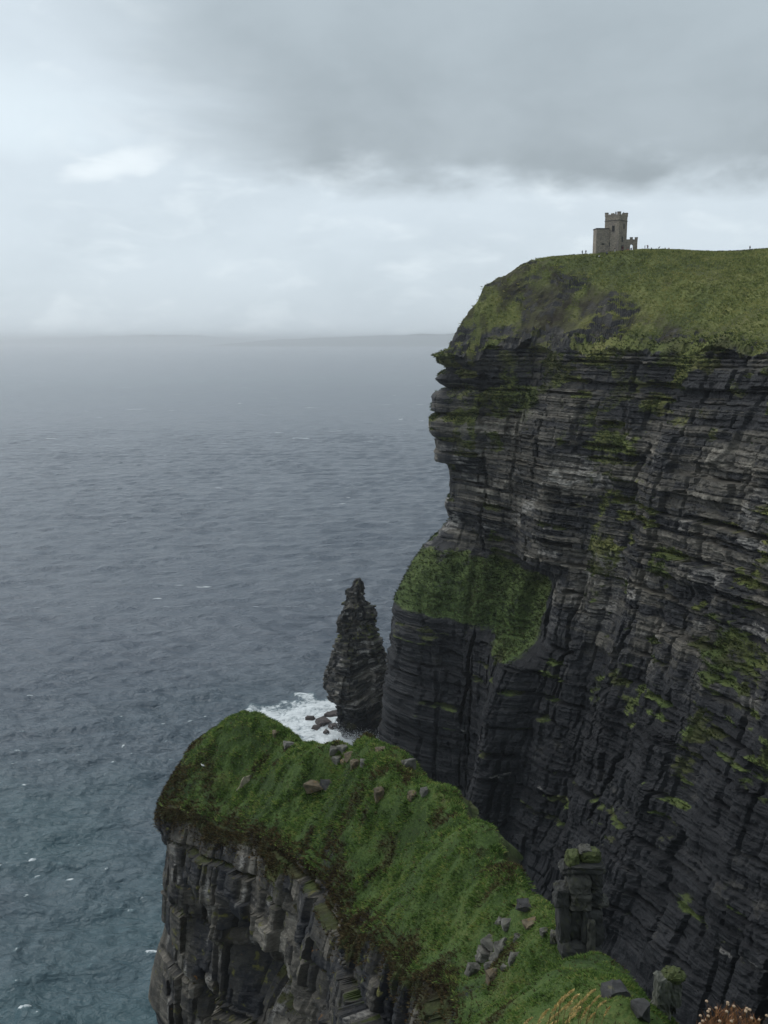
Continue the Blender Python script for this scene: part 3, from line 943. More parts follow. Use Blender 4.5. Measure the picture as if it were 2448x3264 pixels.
fm = gg.m('MULTIPLY', gg.smooth(gg.attr('foam'), 0.0, 0.35), gg.smooth(gg.m('ADD', ff, gg.m('MULTIPLY', gg.attr('foam'), 0.26)), 0.60, 0.76))
churn = gg.m('MULTIPLY', gg.smooth(gg.attr('foam'), 0.05, 0.6), 0.22)
colr = gg.mix(churn, body, (0.20, 0.33, 0.36))
fm = gg.m('MAXIMUM', fm, gg.m('MULTIPLY', fc, 0.8))
colr = gg.mix(fm, colr, (0.78, 0.82, 0.84))
gg.put(b.inputs['Base Color'], colr)
gg.put(b.inputs['Roughness'], gg.m('ADD', gg.smooth(sp_.outputs[1], 300, 3500, 0.20, 0.24), gg.m('MULTIPLY', fm, 0.5)))
b.inputs['IOR'].default_value = 1.33
bn = gg.node('ShaderNodeBump'); bn.inputs['Distance'].default_value = 1.3
gg.put(bn.inputs['Strength'], gg.smooth(sp_.outputs[1], 350, 5000, 1.0, 0.40))
gg.link(gg.m('ADD', w1, gg.m('MULTIPLY', w2, 5.0)), bn.inputs['Height'])
gg.link(bn.outputs[0], b.inputs['Normal'])
me = mesh_np('sea', np.vstack(Vs), np.vstack(Fs), M_sea, dict(foam=np.concatenate(FO), teal=np.concatenate(TE), fine=np.concatenate(FI)), smooth=True)
tag(link(bpy.data.objects.new('sea', me)), kind='structure')

# ------------------------------------------------------------------ far land across the bay
M_far = simple_mat('far_land_heath', (0.05, 0.055, 0.035), 0.95, 0.3, 0.002)


def far_land(xs, zs, Y, depth):
    n = 90
    x = np.linspace(xs[0], xs[-1], n)
    z = np.interp(x, xs, zs) * (1 + 0.10 * fbm(x / 600, x * 0, 340, 3))
    rows = []
    for f in np.linspace(-1, 1, 15):
        rows.append(np.stack([x, np.full(n, Y + f * depth), np.maximum(z * (1 - f * f) * (0.95 + 0.1 * fbm(x / 400, x * 0 + f * 3, 341, 3)) - 3, -2.5)], -1))
    V = np.stack(rows, 1)
    me = mesh_np('far_hills', V.reshape(-1, 3), grid_faces(n, 15), M_far, smooth=True)
    return tag(link(bpy.data.objects.new('far_hills', me)), kind='structure')


FY = 25000.0
zz = lambda py, Y: P(384, py, Y)[2]
xx = lambda px, Y: P(px, 338, Y)[0]
far_land([xx(200, FY), xx(270, FY), xx(350, FY), xx(400, FY), xx(470, FY), xx(700, FY), xx(900, FY)], [0, 160, zz(336.0, FY), zz(334.0, FY), zz(332, FY), zz(330, FY), zz(330, FY)], FY, 1500)
FY2 = 36000.0
far_land([xx(-150, FY2), xx(0, FY2), xx(90, FY2), xx(165, FY2), xx(190, FY2), xx(240, FY2), xx(330, FY2)], [100, zz(339.5, FY2), zz(336.5, FY2), zz(333.8, FY2), zz(334.5, FY2), zz(338, FY2), 0], FY2, 1500)

# ------------------------------------------------------------------ sea stack
STK = Strata(200, 0.5, 1.6, 41, 2.0, 6.0)
STK2 = Strata(200, 3.5, 11.0, 42, 3.5, 9.0)
SL = [(768, 1250), (762, 1262), (752, 1275), (753, 1295), (742, 1312), (738, 1330), (732, 1345), (732, 1365), (722, 1390), (714, 1415), (705, 1445), (700, 1470), (697, 1480), (705, 1490), (706, 1505), (728, 1518), (733, 1545), (735, 1580), (745, 1600)]
SR = [(778, 1250), (784, 1264), (788, 1275), (788, 1290), (797, 1300), (806, 1316), (808, 1335), (806, 1350), (814, 1375), (820, 1400), (830, 1415), (838, 1450), (845, 1500), (848, 1560), (848, 1600)]
zl = np.array([z_at(b, STY) for a, b in SL])[::-1]; xl = np.array([x_at(a, b, STY) for a, b in SL])[::-1]
zr2 = np.array([z_at(b, STY) for a, b in SR])[::-1]; xr = np.array([x_at(a, b, STY) for a, b in SR])[::-1]
ztop = z_at(1250, STY)
zrow = np.linspace(-3, ztop, 260); th = np.linspace(0, 2 * np.pi, 321)
TH, ZZ = np.meshgrid(th, zrow, indexing='ij')
xL, xR = np.interp(ZZ, zl, xl), np.interp(ZZ, zr2, xr)
cx_, rx_ = (xL + xR) / 2, (xR - xL) / 2
ry_ = rx_ * 0.85 + 0.4
arc = TH * 11.0
zs = ZZ + 60 - 0.5 * rx_ * np.cos(TH) * sstep(ZZ, 48, 20) * sstep(np.cos(TH), -0.5, 0.1) + 0.5 * np.sin(TH * 2)
o1, f1, a1, b1, _ = STK(arc, zs)
o2, f2, a2, b2, _ = STK2(arc, zs)
pw = 0.75
cs_, sn_ = np.cos(TH), np.sin(TH)
shape = (np.abs(cs_) ** 2.6 + np.abs(sn_) ** 2.6) ** (-1 / 2.6)
dd = 0.75 * o1 + 1.9 * (a1 - 0.5) + 0.5 * o2 + 3.4 * (a2 - 0.5) + 2.0 * fbm(np.cos(TH) * 1.6 + 5, ZZ / 11 + np.sin(TH) * 1.6, 350, 4) - 0.4 * sstep(f1, 0.3, 0.05)
dd = dd * np.clip(rx_ / 5, 0.12, 1) * (0.8 + 0.2 * np.abs(sn_))
rr_ = shape * 0.97
V = np.stack([cx_ + cs_ * (rx_ * rr_ + dd), STY + sn_ * (ry_ * rr_ + dd), ZZ], -1)
nz = blur(np.abs(grid_normals(V)[..., 2]), 1, 1)
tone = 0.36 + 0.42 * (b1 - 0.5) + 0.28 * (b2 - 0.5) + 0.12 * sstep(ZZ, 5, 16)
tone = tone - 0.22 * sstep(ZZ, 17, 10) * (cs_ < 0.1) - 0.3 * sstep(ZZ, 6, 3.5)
turf = np.clip(0.55 * sstep(nz, 0.45, 0.85) * sstep(ZZ, 25, 40) + 0.42 * sstep(fbm(arc / 5, ZZ / 8, 352, 3), 0.05, 0.4) * sstep(ZZ, 22, 45) * (1 - 0.6 * (np.sin(TH + 0.6) < -0.2)), 0, 1)
pale = 0.75 * sstep(fbm(arc / 5, zs / 1.0, 353, 3) + 0.2 * cs_, 0.15, 0.4) * sstep(ZZ, 8, 14) * (b1 > 0.35)
cap = len(th) * len(zrow)
F = grid_faces(len(th), len(zrow))
topring = V[:, -1].mean(0) + np.array([0, 0, 0.3])
Vt = np.vstack([V.reshape(-1, 3), topring])
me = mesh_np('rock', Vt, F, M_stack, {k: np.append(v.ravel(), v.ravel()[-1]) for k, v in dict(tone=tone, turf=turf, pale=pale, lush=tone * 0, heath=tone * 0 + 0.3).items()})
bmx = bmesh.new(); bmx.from_mesh(me); bmx.verts.ensure_lookup_table()
ringi = [i * len(zrow) + len(zrow) - 1 for i in range(len(th))]
for i in range(len(th) - 1):
    try:
        bmx.faces.new((bmx.verts[ringi[i]], bmx.verts[ringi[i + 1]], bmx.verts[cap]))
    except ValueError:
        pass
bmx.to_mesh(me); bmx.free()
stack = link(bpy.data.objects.new('sea_stack', me))
tag(stack, 'dark pointed sea stack of tilted rock beds standing in white surf', 'sea stack')

# ------------------------------------------------------------------ grass on the far slope and ledges (cannot be counted)
M_blades_far2 = blade_mat('slope_grass_blades', [(p_, tuple(min(1, v_ * 1.6) for v_ in c_)) for p_, c_ in GRASS_FAR], 0.10)
w_ = (mask_main * np.clip(SLOPE['turf'] * 1.3 - 0.3, 0, 1) * (1 - 0.95 * SLOPE['heath']) * (SLOPE['Y'] < 350) * (SLOPE['X'] < 150)).ravel()
pick = rng.choice(len(w_), 52000, p=w_ / w_.sum())
base = SLOPE['V'].reshape(-1, 3)[pick] + np.concatenate([(rng.random((len(pick), 2)) - 0.5) * 1.0, np.full((len(pick), 1), -0.05)], 1)
nr = SLOPE['N'].reshape(-1, 3)[pick]; nr = nr * np.sign(nr[:, 2:3])
o = link(bpy.data.objects.new('slope_grass', tufts('slope_grass', base, nr, 0.35 + 0.4 * rng.random(len(pick)), 4, 0.2, M_blades_far2)))
tag(o, 'olive tussock grass on the far slope below the tower', 'grass', kind='stuff')
w_ = np.clip(LEDGE['turf'] - 0.35, 0, 1) * (0.25 + 0.75 * sstep(LEDGE['V'][:, 2], 45, 75)) * (LEDGE['V'][:, 2] > 25)
pick = rng.choice(len(w_), 22000, p=w_ / w_.sum())
base = LEDGE['V'][pick] + (rng.random((len(pick), 3)) - 0.5) * 0.3
nr = LEDGE['N'][pick]
o = link(bpy.data.objects.new('ledge_plants', tufts('ledge_plants', base, nr, 0.35 + 0.5 * rng.random(len(pick)), 4, 0.22, blade_mat('ledge_plant_blades', [(0.0, (0.024, 0.036, 0.015)), (0.4, (0.042, 0.066, 0.022)), (0.7, (0.066, 0.088, 0.030)), (1.0, (0.10, 0.10, 0.042))], 0.12))))
tag(o, 'low green plants growing along the ledges of the far cliff', 'plants', kind='stuff')


# ------------------------------------------------------------------ stones
def stone_mat(name, c, lich=(0.16, 0.15, 0.06), lm=0.4, scale=2.0):
    m, gg, b = new_mat(name)
    t = gg.node('ShaderNodeNewGeometry').outputs['Position']
    n1 = gg.noise(t, scale, 6, 0.65); n2 = gg.noise(t, scale * 4, 5, 0.65)
    k = gg.mix(gg.smooth(n1, 0.3, 0.7), tuple(x * 0.45 for x in c), tuple(x * 1.35 for x in c))
    k = gg.mix(gg.m('MULTIPLY', gg.smooth(n2, 0.5, 0.7), 0.5), k, tuple(x * 0.4 for x in c))
    k = gg.mix(gg.m('MULTIPLY', gg.smooth(gg.noise(t, scale * 1.3, 4, 0.6, 0.5), 0.56, 0.68), lm), k, lich)
    gg.put(b.inputs['Base Color'], k)
    b.inputs['Roughness'].default_value = 0.85
    bn = gg.node('ShaderNodeBump'); bn.inputs['Strength'].default_value = 0.5; bn.inputs['Distance'].default_value = 0.05
    gg.link(n2, bn.inputs['Height']); gg.link(bn.outputs[0], b.inputs['Normal'])
    return m


M_stone = stone_mat('grey_slab_stone', (0.125, 0.12, 0.105), (0.12, 0.12, 0.05))
M_stone_d = stone_mat('dark_stone', (0.050, 0.049, 0.050))
M_stone_y = stone_mat('ochre_lichened_stone', (0.12, 0.095, 0.06), (0.20, 0.12, 0.035), 0.7)
M_moss = stone_mat('moss', (0.062, 0.078, 0.022), (0.11, 0.11, 0.03), 0.5, 5.0)
M_wet = stone_mat('wet_shore_rock', (0.075, 0.060, 0.058), (0.05, 0.05, 0.05), 0.3, 0.35)


def hull_stone(name, w, d, h, seed, mat, npts=26, tilt=0.0, parent=None):
    """an angular broken stone, its base at z = 0"""
    r = np.random.default_rng(seed)
    p = r.random((npts, 3)) * 2 - 1
    p = np.sign(p) * np.abs(p) ** 0.45
    p *= 0.85 + 0.3 * r.random((npts, 1))
    p = p * np.array([w / 2, d / 2, h / 2]) + np.array([0, 0, h * 0.42])
    bm = bmesh.new()
    for q in p:
        bm.verts.new(q)
    res = bmesh.ops.convex_hull(bm, input=bm.verts)
    junk = [e for e in bm.verts if not e.link_faces]
    bmesh.ops.delete(bm, geom=junk, context='VERTS')
    bmesh.ops.subdivide_edges(bm, edges=list(bm.edges), cuts=3, use_grid_fill=True)
    bmesh.ops.triangulate(bm, faces=list(bm.faces))
    lay = h / r.uniform(2.5, 5.0)
    for v in bm.verts:
        c = v.co
        step = 0.10 * (_hash(np.floor(c.z / lay), 1, 0, seed) - 0.5)        # bedding: layers stand in and out
        nv3 = mnoise.noise_vector(c * (2.2 / w) + Vector((seed, 0, 0))) * 0.10 + mnoise.noise_vector(c * (6.0 / w) + Vector((0, seed, 0))) * 0.05
        v.co = Vector((c.x * (1 + step) + nv3.x * w, c.y * (1 + step) + nv3.y * d, c.z + nv3.z * h))
    me = bpy.data.meshes.new(name); bm.to_mesh(me); bm.free()
    me.materials.append(mat)
    o = link(bpy.data.objects.new(name, me), parent)
    return o


def stone_block(name, x0, x1, z0, z1, d0, d1, seed, mat, parent, rough=0.06):
    """a jointed block, split along its bedding, rough faced"""
    bm = bmesh.new()
    bmesh.ops.create_cube(bm, size=1.0)
    bmesh.ops.subdivide_edges(bm, edges=list(bm.edges), cuts=6, use_grid_fill=True)
    r = np.random.default_rng(seed)
    sx, sd = r.uniform(-0.1, 0.1, 2)
    top = r.uniform(-0.12, 0.12)
    for v in bm.verts:
        c = v.co.copy()
        if name == 'moss_cushion':
            c = c * (1 - 0.9) + c.normalized() * 0.5 * 0.9 * 1.2
        # knock the corners off, lean the faces
        k = (abs(c.x) > 0.45) + (abs(c.y) > 0.45) + (abs(c.z) > 0.45)
        f = 1 - 0.07 * max(0, k - 1)
        x = c.x * f * (1 - 0.08 * c.z) + sx * c.z; y = c.y * f + sd * c.z; z = c.z * f + top * c.x * (c.z > 0)
        lay = math.sin(c.z * 9 + seed) * 0.03
        v.co = Vector(((x0 + x1) / 2 + (x + lay * np.sign(c.x)) * (x1 - x0), (d0 + d1) / 2 + (y + lay * np.sign(c.y)) * (d1 - d0), (z0 + z1) / 2 + z * (z1 - z0)))
        v.co += Vector((r.normal(), r.normal(), r.normal())) * rough * 0.5
    me = bpy.data.meshes.new(name); bm.to_mesh(me); bm.free()
    me.materials.append(mat)
    return link(bpy.data.objects.new(name, me), parent)


def hit(px, py):
    """where the view ray px, py meets the turf of the near headland"""
    Ys = np.linspace(20, 102, 900)
    pts = np.array([P(px, py, q) for q in Ys])
    below = pts[:, 2] < head_h(pts[:, 0], pts[:, 1])
    ok = below & inside(hpoly, pts[:, 0], pts[:, 1])
    k = np.argmax(ok) if ok.any() else np.argmin(np.abs(pts[:, 2] - head_h(pts[:, 0], pts[:, 1])))
    return pts[k]


def boulder(px, py, wpx, hpx, seed, label, mat=M_stone, group=None, depth=0.8, rz=0.0, tip=(0.0, 0.0)):
    p = hit(px, py)
    sc_ = math.dist(p, (0, 0, EYE)) / 975.0
    w, h = wpx * sc_ * 0.88, hpx * sc_ * 0.8
    o = hull_stone('boulder', w, w * depth, h * 1.25, seed, mat)
    o.location = (p[0], p[1], float(head_h(np.array([p[0]]), np.array([p[1]]))[0]) - 0.5 * h)
    o.rotation_euler = (tip[0], tip[1], rz)
    return tag(o, label, 'boulder', group)


HEAP = 'pale slab in the tumbled stone heap on the grass'
for i, (a, b, c, d, m_) in enumerate([(504, 950, 19, 17, 0), (490, 944, 18, 9, 0), (485, 955, 20, 10, 0), (497, 958, 13, 8, 0), (513, 961, 12, 13, 0), (491, 966, 11, 7, 0), (480, 961, 9, 7, 0), (505, 968, 9, 6, 0)]):
    boulder(a, b, c, d, 400 + i, HEAP, M_stone, 'stones of the tumbled heap', 0.9, i * 0.8, (0.25, -0.2 + 0.1 * (i % 4)))
boulder(470, 974, 15, 15, 420, 'tall pale boulder lying apart just below the tumbled stone heap', M_stone, None, 0.7, 0.4, (0, 0.35))
boulder(494, 977, 17, 13, 421, 'dark ochre-edged boulder under the tumbled stone heap', M_stone_y, None, 0.8, 0.2)
boulder(525, 909, 19, 12, 422, 'flat grey slab on the crest above the ochre stone', M_stone_d, None, 0.8, 0.3, (0.1, 0.15))
boulder(532, 925, 17, 9, 423, 'ochre slab on the turf left of the tall rock pillar', M_stone_y, None, 0.8, 0.2, (0.1, -0.35))
for i, (a, b, c, d) in enumerate([(508, 926, 15, 7), (517, 939, 8, 8), (500, 922, 10, 6), (545, 935, 11, 8), (555, 939, 12, 10), (563, 944, 7, 9)]):
    boulder(a, b, c, d, 430 + i, 'small pale stone half sunk in turf left of the tall pillar', M_stone, 'small stones by the tall pillar', 0.9, i * 1.1)
boulder(614, 994, 28, 20, 440, 'dark flat-faced slab in the grass between the two rock pillars', M_stone_d, None, 0.8, 0.3, (0.15, 0.1))
boulder(640, 1014, 20, 22, 441, 'big grey boulder leaning against the short rock pillar', M_stone_d, None, 0.9, 0.5)
for i, (a, b, c, d, m_) in enumerate([(334, 752, 10, 8, 0), (342, 750, 13, 7, 0), (350, 757, 13, 8, 1), (337, 760, 11, 9, 0), (356, 766, 11, 11, 1), (363, 764, 9, 7, 0), (344, 763, 9, 6, 1)]):
    boulder(a, b, c, d, 450 + i, 'weathered stone in the outcrop near the saddle of the crest', M_stone_y if m_ else M_stone, 'outcrop stones near the saddle', 0.9, i * 0.9)
boulder(316, 789, 24, 11, 460, 'long low ochre-lichened ledge stone in the middle of the turf', M_stone_y, None, 0.6, -0.2)
boulder(330, 787, 20, 10, 461, 'dark stone at the end of the ochre ledge stone', M_stone_d, None, 0.7, 0.3)
boulder(379, 798, 11, 19, 462, 'upright rust-stained stone standing alone in the turf', M_stone_y, None, 0.7, 0.3)
boulder(413, 797, 12, 11, 463, 'squat brownish boulder with paler face on upper turf', M_stone_y, None, 0.9, 0.3)
boulder(424, 793, 9, 9, 464, 'small grey stone behind the squat brownish boulder', M_stone, None, 0.9, 0.3)
boulder(408, 766, 15, 14, 465, 'blocky grey boulder on the crest beside the dark gully', M_stone, None, 0.9, 0.6)
boulder(240, 787, 13, 22, 466, 'tall cream slab leaning on the turf near the headland tip', stone_mat('cream_slab', (0.26, 0.23, 0.16)), None, 0.5, 0.3, (0, 0.45))
boulder(276, 734, 8, 6, 467, 'small brown stone on the crest above the surf', M_stone_y, None, 0.9, 0.3)
boulder(290, 745, 14, 8, 468, 'flat grey stone in the turf below the crest above the surf', M_stone, None, 0.8, 0.3)
boulder(380, 751, 14, 6, 469, 'flat rust-coloured slab on the crest above the far surf', M_stone_y, None, 0.8, 0.3)


M_pil = stone_mat('pillar_stone', (0.075, 0.072, 0.062), (0.085, 0.085, 0.04), 0.6)
M_pil_d = stone_mat('pillar_dark_stone', (0.040, 0.040, 0.038), (0.06, 0.06, 0.03), 0.5)
# the tall pillar of stacked blocks on the crest
def pillar(name, anchor, unit, blocks, label, cx):
    e = bpy.data.objects.new(name, None); link(e)
    e.location = anchor
    e.empty_display_size = 0.3
    zb = max(b[3] for b in blocks)
    for i, (x0, x1, y0, y1, d0, d1, mt, nm) in enumerate(blocks):
        stone_block(nm, (x0 - cx) * unit, (x1 - cx) * unit, (zb - y1) * unit, (zb - y0) * unit, d0, d1, 500 + i * 7 + len(blocks), mt, e, 0.05)
    return tag(e, label, 'rock pillar')


pa = hit(578, 948)
U1 = 0.1135 * math.dist(pa, (0, 0, EYE)) / 975.0
pillar('rock_pillar', (pa[0], pa[1] + 0.3, pa[2] - 0.55), U1, [
    (270, 600, 1080, 1260, -0.9, 0.9, M_pil_d, 'base_block'),
    (250, 345, 770, 1100, -0.62, 0.4, M_pil_d, 'stone_block'),
    (325, 450, 810, 1100, -0.50, 0.7, M_pil_d, 'stone_block'),
    (435, 610, 800, 1110, -0.75, 0.8, M_pil_d, 'stone_block'),
    (470, 530, 860, 1190, -0.95, -0.4, M_pil, 'stone_block'),
    (218, 335, 610, 790, -0.6, 0.3, M_pil_d, 'stone_block'),
    (338, 500, 640, 800, -0.75, 0.7, M_pil, 'stone_block'),
    (490, 600, 640, 790, -0.45, 0.8, M_pil_d, 'stone_block'),
    (560, 650, 745, 785, -0.5, 0.4, M_pil, 'ledge_stone'),
    (315, 495, 485, 645, -0.70, 0.6, M_pil, 'stone_block'),
    (480, 600, 470, 640, -0.40, 0.7, M_pil_d, 'stone_block'),
    (255, 360, 430, 500, -0.55, 0.3, M_pil_d, 'stone_block'),
    (330, 605, 405, 490, -0.65, 0.65, M_pil_d, 'cap_stone'),
    (300, 405, 335, 445, -0.45, 0.35, M_moss, 'moss_cushion'),
    (415, 575, 315, 415, -0.4, 0.4, M_moss, 'moss_cushion'),
    (410, 500, 300, 335, -0.3, 0.3, M_pil, 'cap_stone'),
], 'tall pillar of stacked blocks with mossy cap on the ridge crest', 420)
M_pil2 = stone_mat('grey_green_pillar_stone', (0.115, 0.118, 0.098), (0.09, 0.095, 0.04), 0.5)
p2 = P(666, 1034, 29.3)
U2 = 0.1135 * math.dist(p2, (0, 0, EYE)) / 975.0
pillar('rock_pillar', (p2[0], p2[1], p2[2] - 120 * 0 * U2 - 900 * U2), U2, [
    (1030, 1270, 1880, 2800, -0.7, 0.7, M_pil_d, 'base_block'),
    (1045, 1150, 1390, 1660, -0.3, 0.25, M_pil2, 'stone_block'),
    (1125, 1240, 1430, 1640, -0.22, 0.4, M_pil2, 'stone_block'),
    (1042, 1160, 1640, 1900, -0.32, 0.4, M_pil2, 'stone_block'),
    (1150, 1210, 1600, 1720, -0.1, 0.3, M_pil_d, 'stone_block'),
    (1110, 1255, 1345, 1440, -0.28, 0.3, M_moss, 'moss_cushion'),
], 'short slender rock pillar with a yellow-green moss cushion on top', 1150)

# rocks awash in the surf
for i, (a, b, w, h, dp, lab) in enumerate([(331, 715, 15, 4, 0.5, 'low dark rock in the surf touching the sea stack'), (322, 722, 17, 4, 0.6, 'broad reddish rock shelf awash in the surf'), (310, 719, 8, 3, 0.6, 'small outermost rock awash in the surf'),
                                          (333, 727, 10, 3, 0.6, 'small rock awash at the foot of the sea stack'), (316, 728, 7, 2, 0.6, 'flat rock in the surf just shoreward of the reddish shelf'), (326, 732, 6, 2, 0.6, 'rock tip barely breaking the surf nearest the headland')]):
    k_ = P(a, b, 372.0); t_ = EYE / (EYE - k_[2]); q = np.array((k_[0] * t_, 372 * t_, 0))
    o = hull_stone('shore_rock', w * 0.42, w * 0.42 * dp * 1.8, h * 0.35 + 1.0, 600 + i, M_wet, 22)
    o.location = (q[0], q[1], -0.75); o.rotation_euler = (0, 0.06, 0.7 * i)
    tag(o, lab, 'rock')

# ------------------------------------------------------------------ the tower
TX, TY, TZ = 78.5, 330.0, float(main_h(np.array([78.5]), np.array([330.0]))[0][0])
M_tower = bpy.data.materials.new('tower_rubble_stone')
M_tower.use_nodes = True
for n in list(M_tower.node_tree.nodes):
    M_tower.node_tree.nodes.remove(n)
gg = G(M_tower.node_tree)
out = gg.node('ShaderNodeOutputMaterial'); b = gg.node('ShaderNodeBsdfPrincipled'); gg.link(b.outputs[0], out.inputs[0])
t = gg.node('ShaderNodeNewGeometry').outputs['Position']
vo = gg.node('ShaderNodeTexVoronoi'); gg.link(gg.scalevec(t, (1, 1, 1.7)), vo.inputs['Vector']); vo.inputs['Scale'].default_value = 2.4
n1 = gg.noise(t, 0.5, 5, 0.6); n2 = gg.noise(t, 3.0, 5, 0.65)
sepc = gg.node('ShaderNodeSeparateColor'); gg.link(vo.outputs['Color'], sepc.inputs[0])
k = gg.mix(sepc.outputs[0], (0.21, 0.18, 0.145), (0.38, 0.325, 0.255))
k = gg.mix(gg.m('MULTIPLY', gg.smooth(n1, 0.45, 0.65), 0.5), k, (0.17, 0.145, 0.14))
k = gg.mix(gg.m('MULTIPLY', gg.smooth(n2, 0.5, 0.7), 0.35), k, (0.08, 0.075, 0.065))
gg.put(b.inputs['Base Color'], k); b.inputs['Roughness'].default_value = 0.9
bn = gg.node('ShaderNodeBump'); bn.inputs['Strength'].default_value = 0.6; bn.inputs['Distance'].default_value = 0.08
gg.link(vo.outputs['Distance'], bn.inputs['Height']); gg.link(bn.outputs[0], b.inputs['Normal'])
M_cap = stone_mat('tower_coping', (0.085, 0.08, 0.075), lm=0.2)
M_void = simple_mat('dark_window', (0.012, 0.012, 0.014), 0.4, 0.2)

tower = link(bpy.data.objects.new('stone_tower', None))
tower.location = (TX, TY, TZ)
tag(tower, 'square stone lookout tower with battlements and lower wing on the cliff top', 'tower')


def part_box(name, x0, x1, y0, y1, z0, z1, mat, parent, rz=0.0, bevel=0.03, taper=0.0):
    bm = bmesh.new()
    bmesh.ops.create_cube(bm, size=1.0)
    for v in bm.verts:
        k = 1 - taper * (v.co.z + 0.5)
        v.co = Vector(((x0 + x1) / 2 + v.co.x * (x1 - x0) * k, (y0 + y1) / 2 + v.co.y * (y1 - y0) * k, (z0 + z1) / 2 + v.co.z * (z1 - z0)))
    bmesh.ops.bevel(bm, geom=list(bm.edges), offset=bevel, segments=1, affect='EDGES')
    if rz:
        bmesh.ops.rotate(bm, verts=list(bm.verts), cent=(0, 0, 0), matrix=__import__('mathutils').Matrix.Rotation(rz, 3, 'Z'))
    me = bpy.data.meshes.new(name); bm.to_mesh(me); bm.free(); me.materials.append(mat)
    return link(bpy.data.objects.new(name, me), parent)


ROT = R(47)
hw = 2.75
wall = part_box('wall', -hw, hw, -hw, hw, -1.0, 11.9, M_tower, tower, ROT, 0.06, 0.012)
part_box('string_course', -hw - 0.08, hw + 0.08, -hw - 0.08, hw + 0.08, 10.35, 10.55, M_cap, wall, ROT)
# parapet: four low walls, raised corners, a merlon between
for k_ in range(4):
    a = ROT + k_ * math.pi / 2
    part_box('parapet', -hw + 0.1, hw - 0.1, -hw + 0.0, -hw + 0.45, 11.85, 12.35, M_tower, tower, a)
    part_box('merlon', -hw - 0.05, -hw + 0.85, -hw - 0.05, -hw + 0.85, 11.87, 13.05, M_tower, tower, a)
    part_box('merlon', -0.55, 0.55, -hw - 0.03, -hw + 0.48, 12.3, 12.85, M_tower, tower, a)
    part_box('coping', -hw - 0.12, -hw + 0.92, -hw - 0.12, -hw + 0.92, 13.03, 13.2, M_cap, tower, a)
# windows on the two faces seen
for (a, x, z0, z1, w) in ((ROT - math.pi / 2 * 0, -0.3, 3.6, 5.1, 0.55), (ROT - math.pi / 2, 0.6, 7.0, 8.6, 0.7), (ROT - math.pi / 2, -0.9, 2.3, 3.3, 0.6), (ROT, 0.5, 8.0, 9.3, 0.45)):
    wf = part_box('window_frame', x - w / 2 - 0.15, x + w / 2 + 0.15, -hw - 0.05, -hw + 0.2, z0 - 0.15, z1 + 0.2, M_cap, tower, a)
    part_box('window', x - w / 2, x + w / 2, -hw - 0.08, -hw + 0.15, z0, z1, M_void, wf, a, 0.01)
    part_box('mullion', x - 0.05, x + 0.05, -hw - 0.12, -hw, z0, z1, M_cap, wf, a, 0.01)
dr = part_box('door_frame', -0.85, 0.85, -hw - 0.06, -hw + 0.2, -0.3, 2.5, M_cap, tower, ROT)
part_box('door', -0.6, 0.6, -hw - 0.1, -hw + 0.1, -0.3, 2.2, simple_mat('dark_wood_door', (0.03, 0.022, 0.016), 0.7), dr, ROT, 0.02)
# the lower wing
wing = part_box('wing', -7.1, -2.6, -1.6, 2.2, -1.0, 7.75, M_tower, tower, R(4), 0.06)
part_box('wing_coping', -7.2, -2.8, -1.7, 2.3, 7.7, 8.05, M_cap, wing, R(4))
wf = part_box('window_frame', -5.2, -4.2, -1.68, -1.4, 2.6, 3.1, M_cap, wing, R(4))
part_box('window', -5.0, -4.4, -1.72, -1.4, 2.68, 3.02, M_void, wf, R(4), 0.01)
# the porch: a wall with an arched opening one can see through
bm = bmesh.new()
xo0, xo1, top, ax0, ax1, spring = 3.2, 7.45, 4.55, 5.0, 6.05, 2.35
pts = [(xo0, -1.0), (ax0, -1.0), (ax0, spring)]
rad = (ax1 - ax0) / 2
for i in range(1, 12):
    a = math.pi - math.pi * i / 12
    pts.append(((ax0 + ax1) / 2 + rad * math.cos(a), spring + rad * math.sin(a)))
pts += [(ax1, spring), (ax1, -1.0), (xo1, -1.0), (xo1, top), (xo0, top)]
vs = [bm.verts.new((x, -0.35, z)) for x, z in pts]
f = bm.faces.new(vs)
ex_ = bmesh.ops.extrude_face_region(bm, geom=[f])
bmesh.ops.translate(bm, verts=[v for v in ex_['geom'] if isinstance(v, bmesh.types.BMVert)], vec=(0, 0.7, 0))
bmesh.ops.triangulate(bm, faces=list(bm.faces))
bmesh.ops.recalc_face_normals(bm, faces=list(bm.faces))
me = bpy.data.meshes.new('porch_wall'); bm.to_mesh(me); bm.free(); me.materials.append(M_tower)
porch = link(bpy.data.objects.new('porch_wall', me), tower)
for (x0, x1) in ((4.95, 5.8), (6.65, 7.5)):
    part_box('porch_merlon', x0, x1, -0.42, 0.42, 4.5, 5.1, M_tower, porch)
    part_box('porch_coping', x0 - 0.06, x1 + 0.06, -0.48, 0.48, 5.08, 5.24, M_cap, porch)

# ------------------------------------------------------------------ flagstone walls on the brow
M_flag = stone_mat('flagstone', (0.075, 0.075, 0.078), lm=0.2)
slabs = []
for i in range(5):
    o = stone_block('slab', -0.62, 0.62, -0.5, 0.5, -0.06, 0.06, 700 + i, M_flag, None, 0.03)
    slabs.append(o.data); col.objects.unlink(o); bpy.data.objects.remove(o)


def skyline(x, y):
    """the stretch of plateau edge on the line from the photographer past x, y"""
    f = np.linspace(0.90, 1.04, 60)
    hh = main_h(x * f, y * f)[0]
    k = int(np.argmax((hh - EYE) / (y * f)))
    return float(x * f[k]), float(y * f[k]), float(hh[k])


